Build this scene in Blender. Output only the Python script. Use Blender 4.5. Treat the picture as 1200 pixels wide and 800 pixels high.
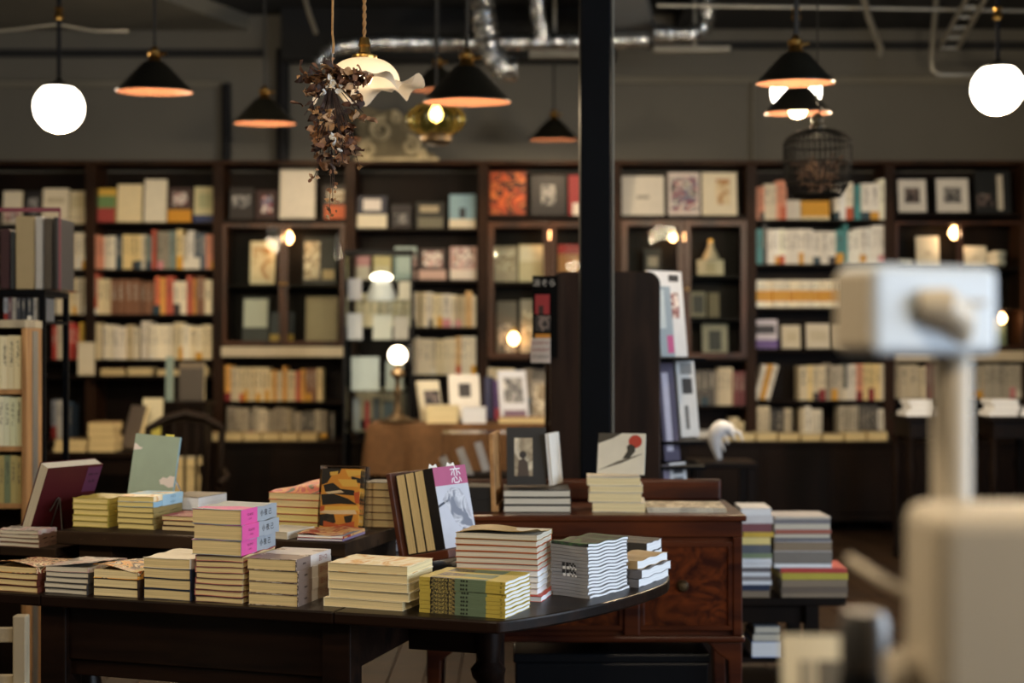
import bpy, bmesh, math, random
from mathutils import Matrix, Vector
R = math.radians
rnd = random.Random(7)
scn = bpy.context.scene
C = scn.collection
for o in list(bpy.data.objects): bpy.data.objects.remove(o)

# ------------------------------------------------------------------ camera
CAMZ, FPX, HOR = 1.303, 1667.0, 410.0
cd = bpy.data.cameras.new('camera'); cam = bpy.data.objects.new('camera', cd); C.objects.link(cam)
cam.location = (0, 0, CAMZ); cam.rotation_euler = (R(90), 0, 0)
cd.sensor_width = 36; cd.lens = 50; cd.shift_y = 10 / 1200
cd.clip_start = .05; cd.clip_end = 100
cd.dof.use_dof = True; cd.dof.focus_distance = 3.32; cd.dof.aperture_fstop = 2.3
scn.camera = cam

# ------------------------------------------------------------------ world, daylight, exposure
w = bpy.data.worlds.new('world'); scn.world = w; w.use_nodes = True
w.node_tree.nodes['Background'].inputs[0].default_value = (.62, .75, 1, 1)
w.node_tree.nodes['Background'].inputs[1].default_value = .5
def area(name, loc, rot, sx, sy, power, col):
    l = bpy.data.lights.new(name, 'AREA'); l.shape = 'RECTANGLE'; l.size = sx; l.size_y = sy
    l.energy = power; l.color = col
    o = bpy.data.objects.new(name, l); C.objects.link(o); o.location = loc; o.rotation_euler = rot
    return o
# daylight entering through the shop window in the right wall
area('daylight_window', (4.72, .9, 1.75), (0, R(90), 0), 1.9, 5.4, 300, (.76, .87, 1))
scn.view_settings.view_transform = 'Standard'; scn.view_settings.look = 'None'
scn.view_settings.gamma = 1; scn.view_settings.exposure = 0.15
scn.view_settings.use_curve_mapping = False

# ------------------------------------------------------------------ helpers
def at(px, py, Y): return Vector(((px - 600) * Y / FPX, Y, CAMZ - (py - HOR) * Y / FPX))
def onz(px, py, z):
    Y = (CAMZ - z) * FPX / (py - HOR); return Vector(((px - 600) * Y / FPX, Y, z))
def lin(h):
    if not isinstance(h, str): return (*h[:3], 1)
    h = h.lstrip('#'); out = []
    for i in (0, 2, 4):
        c = int(h[i:i+2], 16) / 255; out.append(c / 12.92 if c <= .04045 else ((c + .055) / 1.055) ** 2.4)
    return (*out, 1)

class MB:
    def __init__(s): s.v = []; s.f = []; s.m = []
    def add(s, vs, fs, m=0):
        b = len(s.v); s.v += [tuple(p) for p in vs]
        for f in fs: s.f.append(tuple(b + i for i in f)); s.m.append(m)
        return s
    def box(s, x0, x1, y0, y1, z0, z1, m=0, M=None):
        vs = [Vector((x, y, z)) for z in (z0, z1) for y in (y0, y1) for x in (x0, x1)]
        if M is not None: vs = [M @ p for p in vs]
        return s.add(vs, [(0,2,3,1),(4,5,7,6),(0,1,5,4),(2,6,7,3),(0,4,6,2),(1,3,7,5)], m)
    def gbox(s, x0, x1, y0, y1, z0, z1, nx, ny, wf, m=0):
        vs = []; n = (nx + 1) * (ny + 1)
        for k, z in enumerate((z0, z1)):
            for j in range(ny + 1):
                for i in range(nx + 1):
                    x = x0 + (x1 - x0) * i / nx; y = y0 + (y1 - y0) * j / ny
                    vs.append((x, y, z + wf(x, y, z)))
        g = lambda i, j, k: k * n + j * (nx + 1) + i
        fs = []
        for j in range(ny):
            for i in range(nx):
                fs.append((g(i,j,0), g(i,j+1,0), g(i+1,j+1,0), g(i+1,j,0)))
                fs.append((g(i,j,1), g(i+1,j,1), g(i+1,j+1,1), g(i,j+1,1)))
        for i in range(nx):
            fs.append((g(i,0,0), g(i+1,0,0), g(i+1,0,1), g(i,0,1)))
            fs.append((g(i,ny,0), g(i,ny,1), g(i+1,ny,1), g(i+1,ny,0)))
        for j in range(ny):
            fs.append((g(0,j,0), g(0,j,1), g(0,j+1,1), g(0,j+1,0)))
            fs.append((g(nx,j,0), g(nx,j+1,0), g(nx,j+1,1), g(nx,j,1)))
        return s.add(vs, fs, m)
    def lathe(s, pts, seg=24, m=0, c=(0,0,0), axis='z', cap=False):
        vs = []; n = len(pts)
        for i in range(seg):
            a = 2 * math.pi * i / seg
            for r, z in pts:
                p = (r * math.cos(a), r * math.sin(a), z)
                if axis == 'y': p = (p[0], p[2], p[1])
                if axis == 'x': p = (p[2], p[0], p[1])
                vs.append((p[0] + c[0], p[1] + c[1], p[2] + c[2]))
        fs = []
        for i in range(seg):
            k = (i + 1) % seg
            for j in range(n - 1): fs.append((i*n+j, k*n+j, k*n+j+1, i*n+j+1))
        if cap:
            fs.append(tuple(i*n for i in range(seg))[::-1]); fs.append(tuple(i*n+n-1 for i in range(seg)))
        return s.add(vs, fs, m)
    def tube(s, pts, r, seg=8, m=0, close=False):
        pts = [Vector(p) for p in pts]; n = len(pts); vs = []
        nrm = None
        for i, p in enumerate(pts):
            if close: t = pts[(i+1) % n] - pts[i-1]
            else: t = pts[min(i+1, n-1)] - pts[max(i-1, 0)]
            t.normalize()
            if nrm is None:
                nrm = t.orthogonal().normalized()
            nrm = (nrm - t * nrm.dot(t)).normalized(); b = t.cross(nrm)
            rr = r[i] if isinstance(r, (list, tuple)) else r
            for k in range(seg):
                a = 2 * math.pi * k / seg; vs.append(p + (nrm * math.cos(a) + b * math.sin(a)) * rr)
        fs = []
        for i in range(n if close else n - 1):
            j = (i + 1) % n
            for k in range(seg): fs.append((i*seg+k, i*seg+(k+1) % seg, j*seg+(k+1) % seg, j*seg+k))
        if not close:
            fs.append(tuple(range(seg))[::-1]); fs.append(tuple((n-1)*seg + k for k in range(seg)))
        return s.add(vs, fs, m)
    def prism(s, poly, z0, z1, m=0, M=None):
        n = len(poly)
        vs = [Vector((x, y, z0)) for x, y in poly] + [Vector((x, y, z1)) for x, y in poly]
        if M is not None: vs = [M @ p for p in vs]
        return s.add(vs, [tuple(range(n))[::-1], tuple(range(n, 2*n))] + [(i, (i+1) % n, n+(i+1) % n, n+i) for i in range(n)], m)
    def mesh(s, name, mats, smooth=False, bevel=0, seg=2):
        me = bpy.data.meshes.new(name); me.from_pydata(s.v, [], s.f)
        for m in (mats if isinstance(mats, (list, tuple)) else [mats]): me.materials.append(M[m] if isinstance(m, str) else m)
        me.polygons.foreach_set('material_index', s.m)
        bm = bmesh.new(); bm.from_mesh(me)
        if bevel:
            bmesh.ops.remove_doubles(bm, verts=bm.verts, dist=1e-5)
            es = [e for e in bm.edges if e.is_manifold and e.calc_face_angle(0) > .6]
            bmesh.ops.bevel(bm, geom=es, offset=bevel, segments=seg, affect='EDGES', profile=.5, clamp_overlap=True)
        bmesh.ops.recalc_face_normals(bm, faces=bm.faces); bm.to_mesh(me); bm.free()
        if smooth:
            me.polygons.foreach_set('use_smooth', [True] * len(me.polygons))
            me.set_sharp_from_angle(angle=R(45))
        return me
    def build(s, name, mats, parent=None, loc=None, rot=None, smooth=False, bevel=0, seg=2):
        return link(name, s.mesh(name, mats, smooth, bevel, seg), parent, loc, rot)
def link(name, me, parent=None, loc=None, rot=None):
    o = bpy.data.objects.new(name, me); C.objects.link(o)
    if parent is not None: o.parent = parent
    if loc is not None: o.location = loc
    if rot is not None: o.rotation_euler = rot
    return o
def thing(name, label, cat, loc=(0,0,0), rotz=0, group=None, matrix=None):
    o = bpy.data.objects.new(name, None); C.objects.link(o); o.empty_display_size = .05
    if matrix is not None: o.matrix_world = matrix
    else: o.location = loc; o.rotation_euler = (0, 0, rotz)
    return tag(o, label, cat, group)
def tag(o, label, cat, group=None):
    o['label'] = label; o['category'] = cat
    if group: o['group'] = group
    return o
def struct(o, label=None):
    o['kind'] = 'structure'
    if label: o['label'] = label
    return o
def ordn(n):
    return ['first','second','third','fourth','fifth','sixth','seventh','eighth','ninth','tenth','eleventh','twelfth','thirteenth','fourteenth','fifteenth','sixteenth','seventeenth','eighteenth','nineteenth','twentieth'][n-1] if n <= 20 else ('%d%s' % (n, {1:'st',2:'nd',3:'rd'}.get(n % 10, 'th')))

# ------------------------------------------------------------------ materials
M = {}
def newmat(name):
    m = bpy.data.materials.new(name); m.use_nodes = True; M[name] = m
    nt = m.node_tree; return m, nt, nt.nodes['Principled BSDF']
def setp(b, **k):
    for a, v in k.items(): b.inputs[a].default_value = v
def plain(name, col, rough=.6, metal=0, var=.15, scale=8, bump=0, coat=0):
    m, nt, b = newmat(name); c = lin(col)
    tc = nt.nodes.new('ShaderNodeTexCoord'); n = nt.nodes.new('ShaderNodeTexNoise'); n.inputs['Scale'].default_value = scale; n.inputs['Detail'].default_value = 4
    nt.links.new(tc.outputs['Object'], n.inputs['Vector'])
    r = nt.nodes.new('ShaderNodeValToRGB'); nt.links.new(n.outputs['Fac'], r.inputs['Fac'])
    r.color_ramp.elements[0].position = .3; r.color_ramp.elements[1].position = .7
    r.color_ramp.elements[0].color = tuple(x * (1 - var) for x in c[:3]) + (1,)
    r.color_ramp.elements[1].color = tuple(min(1, x * (1 + var)) for x in c[:3]) + (1,)
    nt.links.new(r.outputs['Color'], b.inputs['Base Color']); setp(b, Roughness=rough, Metallic=metal)
    if coat: b.inputs['Coat Weight'].default_value = coat
    if bump:
        bp = nt.nodes.new('ShaderNodeBump'); bp.inputs['Strength'].default_value = bump; bp.inputs['Distance'].default_value = .01
        nt.links.new(n.outputs['Fac'], bp.inputs['Height']); nt.links.new(bp.outputs['Normal'], b.inputs['Normal'])
    return m
def wood(name, c1, c2, stretch=(2, 30, 30), rough=.45, burl=False, coat=0):
    m, nt, b = newmat(name)
    tc = nt.nodes.new('ShaderNodeTexCoord'); mp = nt.nodes.new('ShaderNodeMapping'); mp.inputs['Scale'].default_value = stretch
    nt.links.new(tc.outputs['Object'], mp.inputs['Vector'])
    n = nt.nodes.new('ShaderNodeTexNoise'); n.inputs['Scale'].default_value = 2.0; n.inputs['Detail'].default_value = 7; n.inputs['Distortion'].default_value = 3.5 if burl else .8
    nt.links.new(mp.outputs['Vector'], n.inputs['Vector'])
    r = nt.nodes.new('ShaderNodeValToRGB'); r.color_ramp.elements[0].position = .34; r.color_ramp.elements[1].position = .66
    r.color_ramp.elements[0].color = lin(c1); r.color_ramp.elements[1].color = lin(c2)
    nt.links.new(n.outputs['Fac'], r.inputs['Fac']); nt.links.new(r.outputs['Color'], b.inputs['Base Color'])
    setp(b, Roughness=rough)
    if coat: b.inputs['Coat Weight'].default_value = coat; b.inputs['Coat Roughness'].default_value = .25
    bp = nt.nodes.new('ShaderNodeBump'); bp.inputs['Strength'].default_value = .15; bp.inputs['Distance'].default_value = .003
    nt.links.new(n.outputs['Fac'], bp.inputs['Height']); nt.links.new(bp.outputs['Normal'], b.inputs['Normal'])
    return m
def emit(name, col, s):
    m, nt, b = newmat(name); setp(b, **{'Base Color': lin(col), 'Emission Color': lin(col), 'Emission Strength': s}); return m
def glass(name, tint=(1,1,1), gl=.12, rough=.02):
    m, nt, b = newmat(name); nt.nodes.remove(b); out = nt.nodes['Material Output']
    t = nt.nodes.new('ShaderNodeBsdfTransparent'); t.inputs[0].default_value = (*tint, 1)
    g = nt.nodes.new('ShaderNodeBsdfGlossy'); g.inputs['Roughness'].default_value = rough
    f = nt.nodes.new('ShaderNodeLayerWeight'); f.inputs['Blend'].default_value = gl
    x = nt.nodes.new('ShaderNodeMixShader'); nt.links.new(f.outputs['Fresnel'], x.inputs[0]); nt.links.new(t.outputs[0], x.inputs[1]); nt.links.new(g.outputs[0], x.inputs[2])
    nt.links.new(x.outputs[0], out.inputs['Surface']); return m
def pattern(name, cols, scale=14, kind='noise', rough=.45, stretch=(1,1,1), hard=True):
    """printed picture: patches of several inks"""
    m, nt, b = newmat(name)
    tc = nt.nodes.new('ShaderNodeTexCoord'); mp = nt.nodes.new('ShaderNodeMapping'); mp.inputs['Scale'].default_value = stretch
    nt.links.new(tc.outputs['Object'], mp.inputs['Vector'])
    n = nt.nodes.new('ShaderNodeTexNoise'); n.inputs['Scale'].default_value = scale; n.inputs['Detail'].default_value = 3; n.inputs['Distortion'].default_value = 1.0
    nt.links.new(mp.outputs['Vector'], n.inputs['Vector'])
    r = nt.nodes.new('ShaderNodeValToRGB'); cr = r.color_ramp; cr.interpolation = 'CONSTANT' if hard else 'LINEAR'
    k = len(cols)
    cr.elements[0].position = 0; cr.elements[0].color = lin(cols[0])
    cr.elements[1].position = .32 + .36 * (k - 1) / k; cr.elements[1].color = lin(cols[-1])
    for i in range(1, k - 1):
        e = cr.elements.new(.32 + .36 * i / k); e.color = lin(cols[i])
    nt.links.new(n.outputs['Fac'], r.inputs['Fac']); nt.links.new(r.outputs['Color'], b.inputs['Base Color']); setp(b, Roughness=rough)
    return m
def pages(name, col, dark=.72):
    m, nt, b = newmat(name); c = lin(col)
    tc = nt.nodes.new('ShaderNodeTexCoord'); mp = nt.nodes.new('ShaderNodeMapping'); mp.inputs['Scale'].default_value = (6, 6, 900)
    nt.links.new(tc.outputs['Object'], mp.inputs['Vector'])
    n = nt.nodes.new('ShaderNodeTexNoise'); n.inputs['Scale'].default_value = 1; n.inputs['Detail'].default_value = 3
    nt.links.new(mp.outputs['Vector'], n.inputs['Vector'])
    r = nt.nodes.new('ShaderNodeValToRGB'); r.color_ramp.elements[0].position = .35; r.color_ramp.elements[1].position = .6
    r.color_ramp.elements[0].color = tuple(x * dark for x in c[:3]) + (1,); r.color_ramp.elements[1].color = c
    nt.links.new(n.outputs['Fac'], r.inputs['Fac']); nt.links.new(r.outputs['Color'], b.inputs['Base Color']); setp(b, Roughness=.85)
    bp = nt.nodes.new('ShaderNodeBump'); bp.inputs['Strength'].default_value = .3; bp.inputs['Distance'].default_value = .0006
    nt.links.new(n.outputs['Fac'], bp.inputs['Height']); nt.links.new(bp.outputs['Normal'], b.inputs['Normal'])
    return m
def jacket(name='jacket', mode='any'):
    """printed book jacket: ink colour per book, a title line and often a coloured paper band"""
    m, nt, b = newmat(name); N = nt.nodes.new; L = nt.links.new
    oi = N('ShaderNodeObjectInfo'); tc = N('ShaderNodeTexCoord'); sx = N('ShaderNodeSeparateXYZ'); L(tc.outputs['Generated'], sx.inputs[0])
    def mth(op, a, bb=None, cc=None):
        n = N('ShaderNodeMath'); n.operation = op
        for i, q in enumerate((a, bb, cc)):
            if q is None: continue
            if isinstance(q, (int, float)): n.inputs[i].default_value = q
            else: L(q, n.inputs[i])
        return n.outputs[0]
    rndv = oi.outputs['Random']; x, z = sx.outputs['X'], sx.outputs['Z']
    # title
    cm = N('ShaderNodeCombineXYZ'); L(mth('MULTIPLY', x, 3), cm.inputs[0]); L(mth('MULTIPLY', z, 26), cm.inputs[2]); L(mth('MULTIPLY', rndv, 97), cm.inputs[1])
    nz = N('ShaderNodeTexNoise'); nz.inputs['Scale'].default_value = 1.0; L(cm.outputs[0], nz.inputs['Vector'])
    t = mth('GREATER_THAN', nz.outputs['Fac'], .5)
    t = mth('MULTIPLY', t, mth('LESS_THAN', mth('ABSOLUTE', mth('SUBTRACT', x, .5)), .22))
    t = mth('MULTIPLY', t, mth('GREATER_THAN', z, .42)); t = mth('MULTIPLY', t, mth('LESS_THAN', z, .9))
    bw = N('ShaderNodeRGBToBW'); L(oi.outputs['Color'], bw.inputs[0]); dk = mth('GREATER_THAN', bw.outputs[0], .18)
    tcol = N('ShaderNodeMix'); tcol.data_type = 'RGBA'; L(dk, tcol.inputs[0]); tcol.inputs[6].default_value = (.55,.5,.4,1); tcol.inputs[7].default_value = (.05,.045,.04,1)
    m1 = N('ShaderNodeMix'); m1.data_type = 'RGBA'; L(mth('MULTIPLY', t, .75), m1.inputs[0]); L(oi.outputs['Color'], m1.inputs[6]); L(tcol.outputs[2], m1.inputs[7])
    # paper band
    rr = mth('FRACT', mth('MULTIPLY', rndv, 7.31)); on = mth('GREATER_THAN', rr, .68)
    hgt = mth('MULTIPLY_ADD', mth('FRACT', mth('MULTIPLY', rndv, 3.7)), .2, .14)
    bd = mth('MULTIPLY', on, mth('LESS_THAN', z, hgt))
    ramp = N('ShaderNodeValToRGB'); ramp.color_ramp.interpolation = 'CONSTANT'; L(mth('FRACT', mth('MULTIPLY', rndv, 13.9)), ramp.inputs['Fac'])
    cols = ['8a1f1c', 'd9a12e', 'e9e2cf', '27424f', 'c65a2e', '3a3230', 'd98f92']
    for i, h in enumerate(cols):
        e = ramp.color_ramp.elements[i] if i < 2 else ramp.color_ramp.elements.new(i / len(cols)); e.position = i / len(cols); e.color = lin(h)
    m2 = N('ShaderNodeMix'); m2.data_type = 'RGBA'; L(m1.outputs[2], m2.inputs[6])
    if mode == 'any': L(bd, m2.inputs[0]); L(ramp.outputs['Color'], m2.inputs[7])
    elif mode == 'series': L(mth('MULTIPLY', mth('GREATER_THAN', z, .22), mth('LESS_THAN', z, .62)), m2.inputs[0]); m2.inputs[7].default_value = lin('dba12e')
    else: m2.inputs[0].default_value = 0
    L(m2.outputs[2], b.inputs['Base Color']); setp(b, Roughness=.5)
jacket(); jacket('jacket_series', 'series'); jacket('jacket_plain', 'none')
def objcol(name, rough=.5, metal=0):
    m, nt, b = newmat(name); oi = nt.nodes.new('ShaderNodeObjectInfo')
    tc = nt.nodes.new('ShaderNodeTexCoord'); n = nt.nodes.new('ShaderNodeTexNoise'); n.inputs['Scale'].default_value = 20; nt.links.new(tc.outputs['Object'], n.inputs['Vector'])
    mr = nt.nodes.new('ShaderNodeMapRange'); mr.inputs[3].default_value = .88; mr.inputs[4].default_value = 1.08; nt.links.new(n.outputs['Fac'], mr.inputs[0])
    vm = nt.nodes.new('ShaderNodeVectorMath'); vm.operation = 'SCALE'; nt.links.new(oi.outputs['Color'], vm.inputs[0]); nt.links.new(mr.outputs[0], vm.inputs['Scale'])
    nt.links.new(vm.outputs[0], b.inputs['Base Color']); setp(b, Roughness=rough, Metallic=metal)
objcol('cover'); objcol('ink', .7)

plain('wall_paint', '62605a', .9, var=.06, scale=1.2)
plain('wall_side', '55524b', .9, var=.08, scale=1.2)
plain('ceiling_dark', '1d1e20', .9, var=.2, scale=2)
plain('soffit_grey', '6d6a60', .85, var=.1, scale=2)
plain('panel_grey', '5d6165', .6, var=.06)
plain('steel_black', '04060a', .6, metal=0, var=.15)
plain('pipe_black', '15161a', .5)
plain('conduit', '8a8880', .45, metal=.6, var=.1)
plain('foil', 'c8cdd2', .22, metal=1, var=.1, scale=40, bump=.8)
plain('shade_black', '16150f', .38, var=.2, coat=.2)
plain('shade_copper', '46291a', .5, metal=.1, var=.1)
plain('brass', 'b08a4c', .3, metal=1, var=.15)
plain('white_metal', 'd8dade', .4, var=.04)
plain('chrome', 'c8ccd0', .18, metal=1, var=.05)
plain('cord_black', '101010', .7)
plain('rope', '9a7448', .9, var=.3, scale=120)
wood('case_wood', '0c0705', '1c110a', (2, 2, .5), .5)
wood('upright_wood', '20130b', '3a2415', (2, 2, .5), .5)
wood('cabinet_wood', '301a0d', '59341b', (2, 2, .6), .4, coat=.2)
wood('table_wood', '0d0705', '1f120b', (1.2, 9, 9), .38, coat=.35)
wood('riser_wood', '1d140e', '3a2a1d', (1.2, 8, 8), .6)
wood('light_wood', '8a6136', 'b98a55', (8, 8, 1), .55)
wood('pale_wood', '8f836c', 'b0a284', (6, 6, 1), .6)
wood('side_wood', '2c1008', '55270f', (1, 5, 8), .32, coat=.4)
wood('burl_wood', '2e1006', '5e2a0e', (4, 4, 5), .3, burl=True, coat=.4)
wood('panel_wood', '1e1410', '33231a', (6, 6, .8), .4, coat=.15)
wood('stand_wood', '3c1c10', '5d2e1a', (5, 5, 1), .45)
wood('floor_wood', '1c120b', '342314', (12, 1, 1), .55)
plain('wire_black', '040404', .7, var=.1)
M['wire_black'].node_tree.nodes['Principled BSDF'].inputs['Specular IOR Level'].default_value = .1
plain('wire_dark', '6a6866', .4, metal=.8, var=.1)
plain('bronze', '5a4830', .4, metal=.7, var=.2)
plain('ledge_pale', 'cdbfa2', .5, var=.06)
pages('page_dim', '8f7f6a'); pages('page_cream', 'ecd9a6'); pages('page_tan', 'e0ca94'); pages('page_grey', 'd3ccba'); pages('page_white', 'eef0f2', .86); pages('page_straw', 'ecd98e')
glass('pane_glass', (.93, .96, .95), .1); glass('case_glass', (.93, .955, .95), .18, .03); glass('wrap', (.97, .97, .97), .25, .12); glass('amber_glass', (.66, .63, .30), .2, .08)
emit('globe_glow', 'fff4df', 9); emit('bulb_warm', 'ffd9a0', 14); emit('bulb_small', 'ffb878', 22); emit('desk_glow', 'ffeccb', 9); emit('bulb_soft', 'ffdcae', 4)
m, nt, b = newmat('opal'); setp(b, **{'Base Color': lin('f3e6d0'), 'Roughness': .25, 'Transmission Weight': .0, 'Subsurface Weight': .0})
tr = nt.nodes.new('ShaderNodeBsdfTranslucent'); tr.inputs[0].default_value = lin('fff0d8'); mx = nt.nodes.new('ShaderNodeMixShader'); mx.inputs[0].default_value = .55
nt.links.new(b.outputs[0], mx.inputs[1]); nt.links.new(tr.outputs[0], mx.inputs[2]); nt.links.new(mx.outputs[0], nt.nodes['Material Output'].inputs['Surface'])
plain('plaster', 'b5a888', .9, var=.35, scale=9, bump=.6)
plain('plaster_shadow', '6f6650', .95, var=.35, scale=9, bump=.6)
plain('cloth_brown', '644526', .95, var=.18, scale=25, bump=.4)
plain('plastic_beige', 'b8ac97', .5, var=.03); plain('plastic_white', 'c3cdd6', .42, var=.03); plain('plastic_grey', 'a89c88', .5, var=.04)
plain('plastic_black', '0c0d10', .35, var=.1); plain('counter_top', '4a3624', .45)
for k_, v_ in (('floor_wood', .25), ('plastic_black', .3), ('case_wood', .12), ('upright_wood', .15), ('panel_wood', .12), ('table_wood', .16), ('riser_wood', .15), ('steel_black', .08), ('pipe_black', .15), ('cabinet_wood', .3), ('side_wood', .3), ('burl_wood', .3)):
    b_ = M[k_].node_tree.nodes['Principled BSDF']; b_.inputs['Specular IOR Level'].default_value = v_; b_.inputs['Coat Weight'].default_value *= .35
plain('nest', '3f2e22', .95, var=.5, scale=30)
for i, h in enumerate(('4a2c1c', '6b452b', '8f6643', '2f1d17', 'a88561')): plain('dry_leaf%d' % i, h, .8, var=.35, scale=60)
plain('dry_pale', 'c9c4bb', .9, var=.2, scale=60)

# text
fontcache = {}
def text_mesh(s, size, mat='ink'):
    k = (s, size, mat)
    if k not in fontcache:
        cu = bpy.data.curves.new('lettering', 'FONT'); cu.body = s; cu.size = size; cu.align_x = 'CENTER'; cu.align_y = 'CENTER'; cu.resolution_u = 2
        o = bpy.data.objects.new('tmp', cu); C.objects.link(o); bpy.context.view_layer.update()
        me = bpy.data.meshes.new_from_object(o.evaluated_get(bpy.context.evaluated_depsgraph_get()))
        bpy.data.objects.remove(o); me.materials.clear(); me.materials.append(M[mat]); me.name = 'lettering'; fontcache[k] = me
    return fontcache[k]
def lettering(parent, s, size, loc, rot, col, name='lettering'):
    o = link(name, text_mesh(s, size), parent, loc, rot); o.color = lin(col); return o

# ------------------------------------------------------------------ the room
YB = 10.95; XL, XR, YF, ZC = -4.6, 4.6, -2.6, 3.78
# floor boards: real planks where the floor can be seen
fl = struct(MB().box(XL, XR, YF, YB, -.06, -.012).build('floor', 'floor_wood'))
pk = MB().box(-.5, .5, -.058, .058, -.02, 0).mesh('plank', 'floor_wood', bevel=.002, seg=1)
for i in range(44):
    for j, (yc, ln) in enumerate(((4.2, 2.4), (6.6, 2.4), (9.0, 2.4), (10.55, .78))):
        x = -3.0 + i * .14 + .06
        p = link('plank', pk, fl, (x, yc + (.9 if i % 2 else 0) - (.9 if j == 3 and i % 2 else 0), 0), (0, 0, R(90))); p.scale = (ln - .004 if j != 2 or i % 2 == 0 else 1.7, 1.18, 1)
        if j == 2 and i % 2: p.location.y = 9.55
        if j == 3 and i % 2: p.scale = (.38, 1.18, 1); p.location.y = 10.65
struct(MB().box(XL - .1, XR + .1, YB, YB + .1, 0, ZC + .1).build('wall_back', 'wall_paint'))
struct(MB().box(XL - .1, XL, YF, YB, 0, ZC + .1).build('wall_left', 'wall_side'))
wr = MB()
wr.box(XR, XR + .1, YF, -1.9, 0, ZC + .1); wr.box(XR, XR + .1, 3.7, YB, 0, ZC + .1); wr.box(XR, XR + .1, -1.9, 3.7, 0, .75); wr.box(XR, XR + .1, -1.9, 3.7, 2.75, ZC + .1)
struct(wr.build('wall_right', 'wall_side'))
struct(MB().box(XL - .1, XR + .1, YF - .1, YF, 0, ZC + .1).build('wall_front', 'wall_side'))
wi = struct(MB().box(XR + .02, XR + .08, -1.9, -1.84, .75, 2.75).box(XR + .02, XR + .08, 3.64, 3.7, .75, 2.75).box(XR + .02, XR + .08, -1.9, 3.7, .75, .81).box(XR + .02, XR + .08, -1.9, 3.7, 2.69, 2.75).box(XR + .02, XR + .08, .87, .93, .8, 2.7).build('window_1', 'pipe_black'))
struct(MB().box(XL - .1, XR + .1, YF - .1, YB + .1, ZC + .1, ZC + .2).build('ceiling', 'ceiling_dark'))
# lowered ceiling fields with a slanting edge on the left
struct(MB().prism([(-4.6, 7.5), (-3.35, 7.5), (-2.66, 9.45), (-2.02, YB), (-4.6, YB)], ZC - .02, ZC + .1).build('trim_1', 'soffit_grey'), 'grey lowered ceiling field with slanting edge above left globe')
struct(MB().prism([(1.25, 7.0), (4.6, 7.0), (4.6, YB), (1.25, YB)], ZC - .01, ZC + .1).build('trim_2', 'ceiling_dark'))
for i, (x0, x1, py) in enumerate(((XL, -1.9, 63), (1.0, XR, 54), (.75, XR, 94), (XL, -2.2, 99))):
    z = at(0, py, YB).z
    struct(MB().box(x0, x1, YB - .035, YB, z - .03, z + .03).build('trim_%d' % (i + 3), 'soffit_grey' if i > 1 else 'ceiling_dark', bevel=.008))
zk = at(0, 76, YB).z
struct(MB().box(at(335, 0, YB).x, at(720, 0, YB).x, YB - .25, YB, zk, ZC + .1).build('trim_7', 'ceiling_dark', bevel=.01))
def px_tube(name, pts, r, mat, label, cat, seg=8, group=None):
    o = MB().tube([at(*p) for p in pts], r, seg).build(name, mat, smooth=True); return tag(o, label, cat, group)
for i, (x, y0, y1, r) in enumerate(((265, 98, 196, .035), (331, 58, 196, .05), (882, 95, 196, .012), (690, 70, 196, .02))):
    px_tube('wall_pipe', [(x, y0, YB - .06), (x, (y0+y1)/2, YB - .06), (x, y1 + 6, YB - .06)], r, 'soffit_grey' if i == 2 else 'pipe_black',
            ['thin dark vertical pipe on back wall right of large cone pendant', 'thick black vertical pipe on wall behind dried bouquet', 'slim grey vertical conduit on wall left of birdcage', 'dark vertical pipe on wall behind black pillar'][i], 'pipe')
# ceiling air duct of crinkled foil
def duct(name, pts, r, label, group=None):
    P = []; 
    for a, b_ in zip(pts[:-1], pts[1:]):
        A, B = at(*a), at(*b_); n = max(2, int((B - A).length / .012))
        for k in range(n): P.append(A.lerp(B, k / n))
    P.append(at(*pts[-1]))
    # round off corners
    for _ in range(10): P = [P[0]] + [(P[i-1] + P[i] * 2 + P[i+1]) / 4 for i in range(1, len(P) - 1)] + [P[-1]]
    rr = [r * (1 + .09 * (i % 2) + .07 * rnd.uniform(-1, 1)) for i in range(len(P))]
    return tag(MB().tube(P, rr, 14).build(name, 'foil'), label, 'duct', group)
duct('foil_duct', [(372, 74, 9.6), (392, 55, 9.6), (440, 49, 9.6), (520, 50, 9.6), (600, 49, 9.6), (690, 48, 9.6), (760, 46, 9.6)], .055, 'long horizontal crinkled silver foil duct running above the bubble lamp')
duct('foil_duct', [(563, -25, 9.2), (566, 20, 9.2), (574, 60, 9.2), (590, 82, 9.2), (605, 80, 9.2)], .075, 'fat silver foil duct hanging down behind large centre pendant')
duct('foil_duct', [(628, -25, 9.4), (630, 15, 9.4), (636, 45, 9.4)], .05, 'short silver foil duct dropping beside the black pillar')
duct('foil_duct', [(765, 40, 9.5), (800, 40, 9.5), (822, 38, 9.5), (829, 20, 9.5), (829, -25, 9.5)], .055, 'silver foil duct bending upward right of black pillar')
tag(MB().box(at(620, 0, 9.8).x, at(680, 0, 9.8).x, 9.75, 9.85, at(0, 68, 9.8).z, at(0, 60, 9.8).z).box(at(648, 0, 9.8).x, at(652, 0, 9.8).x, 9.78, 9.81, at(0, 62, 9.8).z, ZC + .1).build('track_rail', 'conduit', bevel=.004), 'short pale metal rail left of black pillar under foil duct', 'rail')
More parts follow.
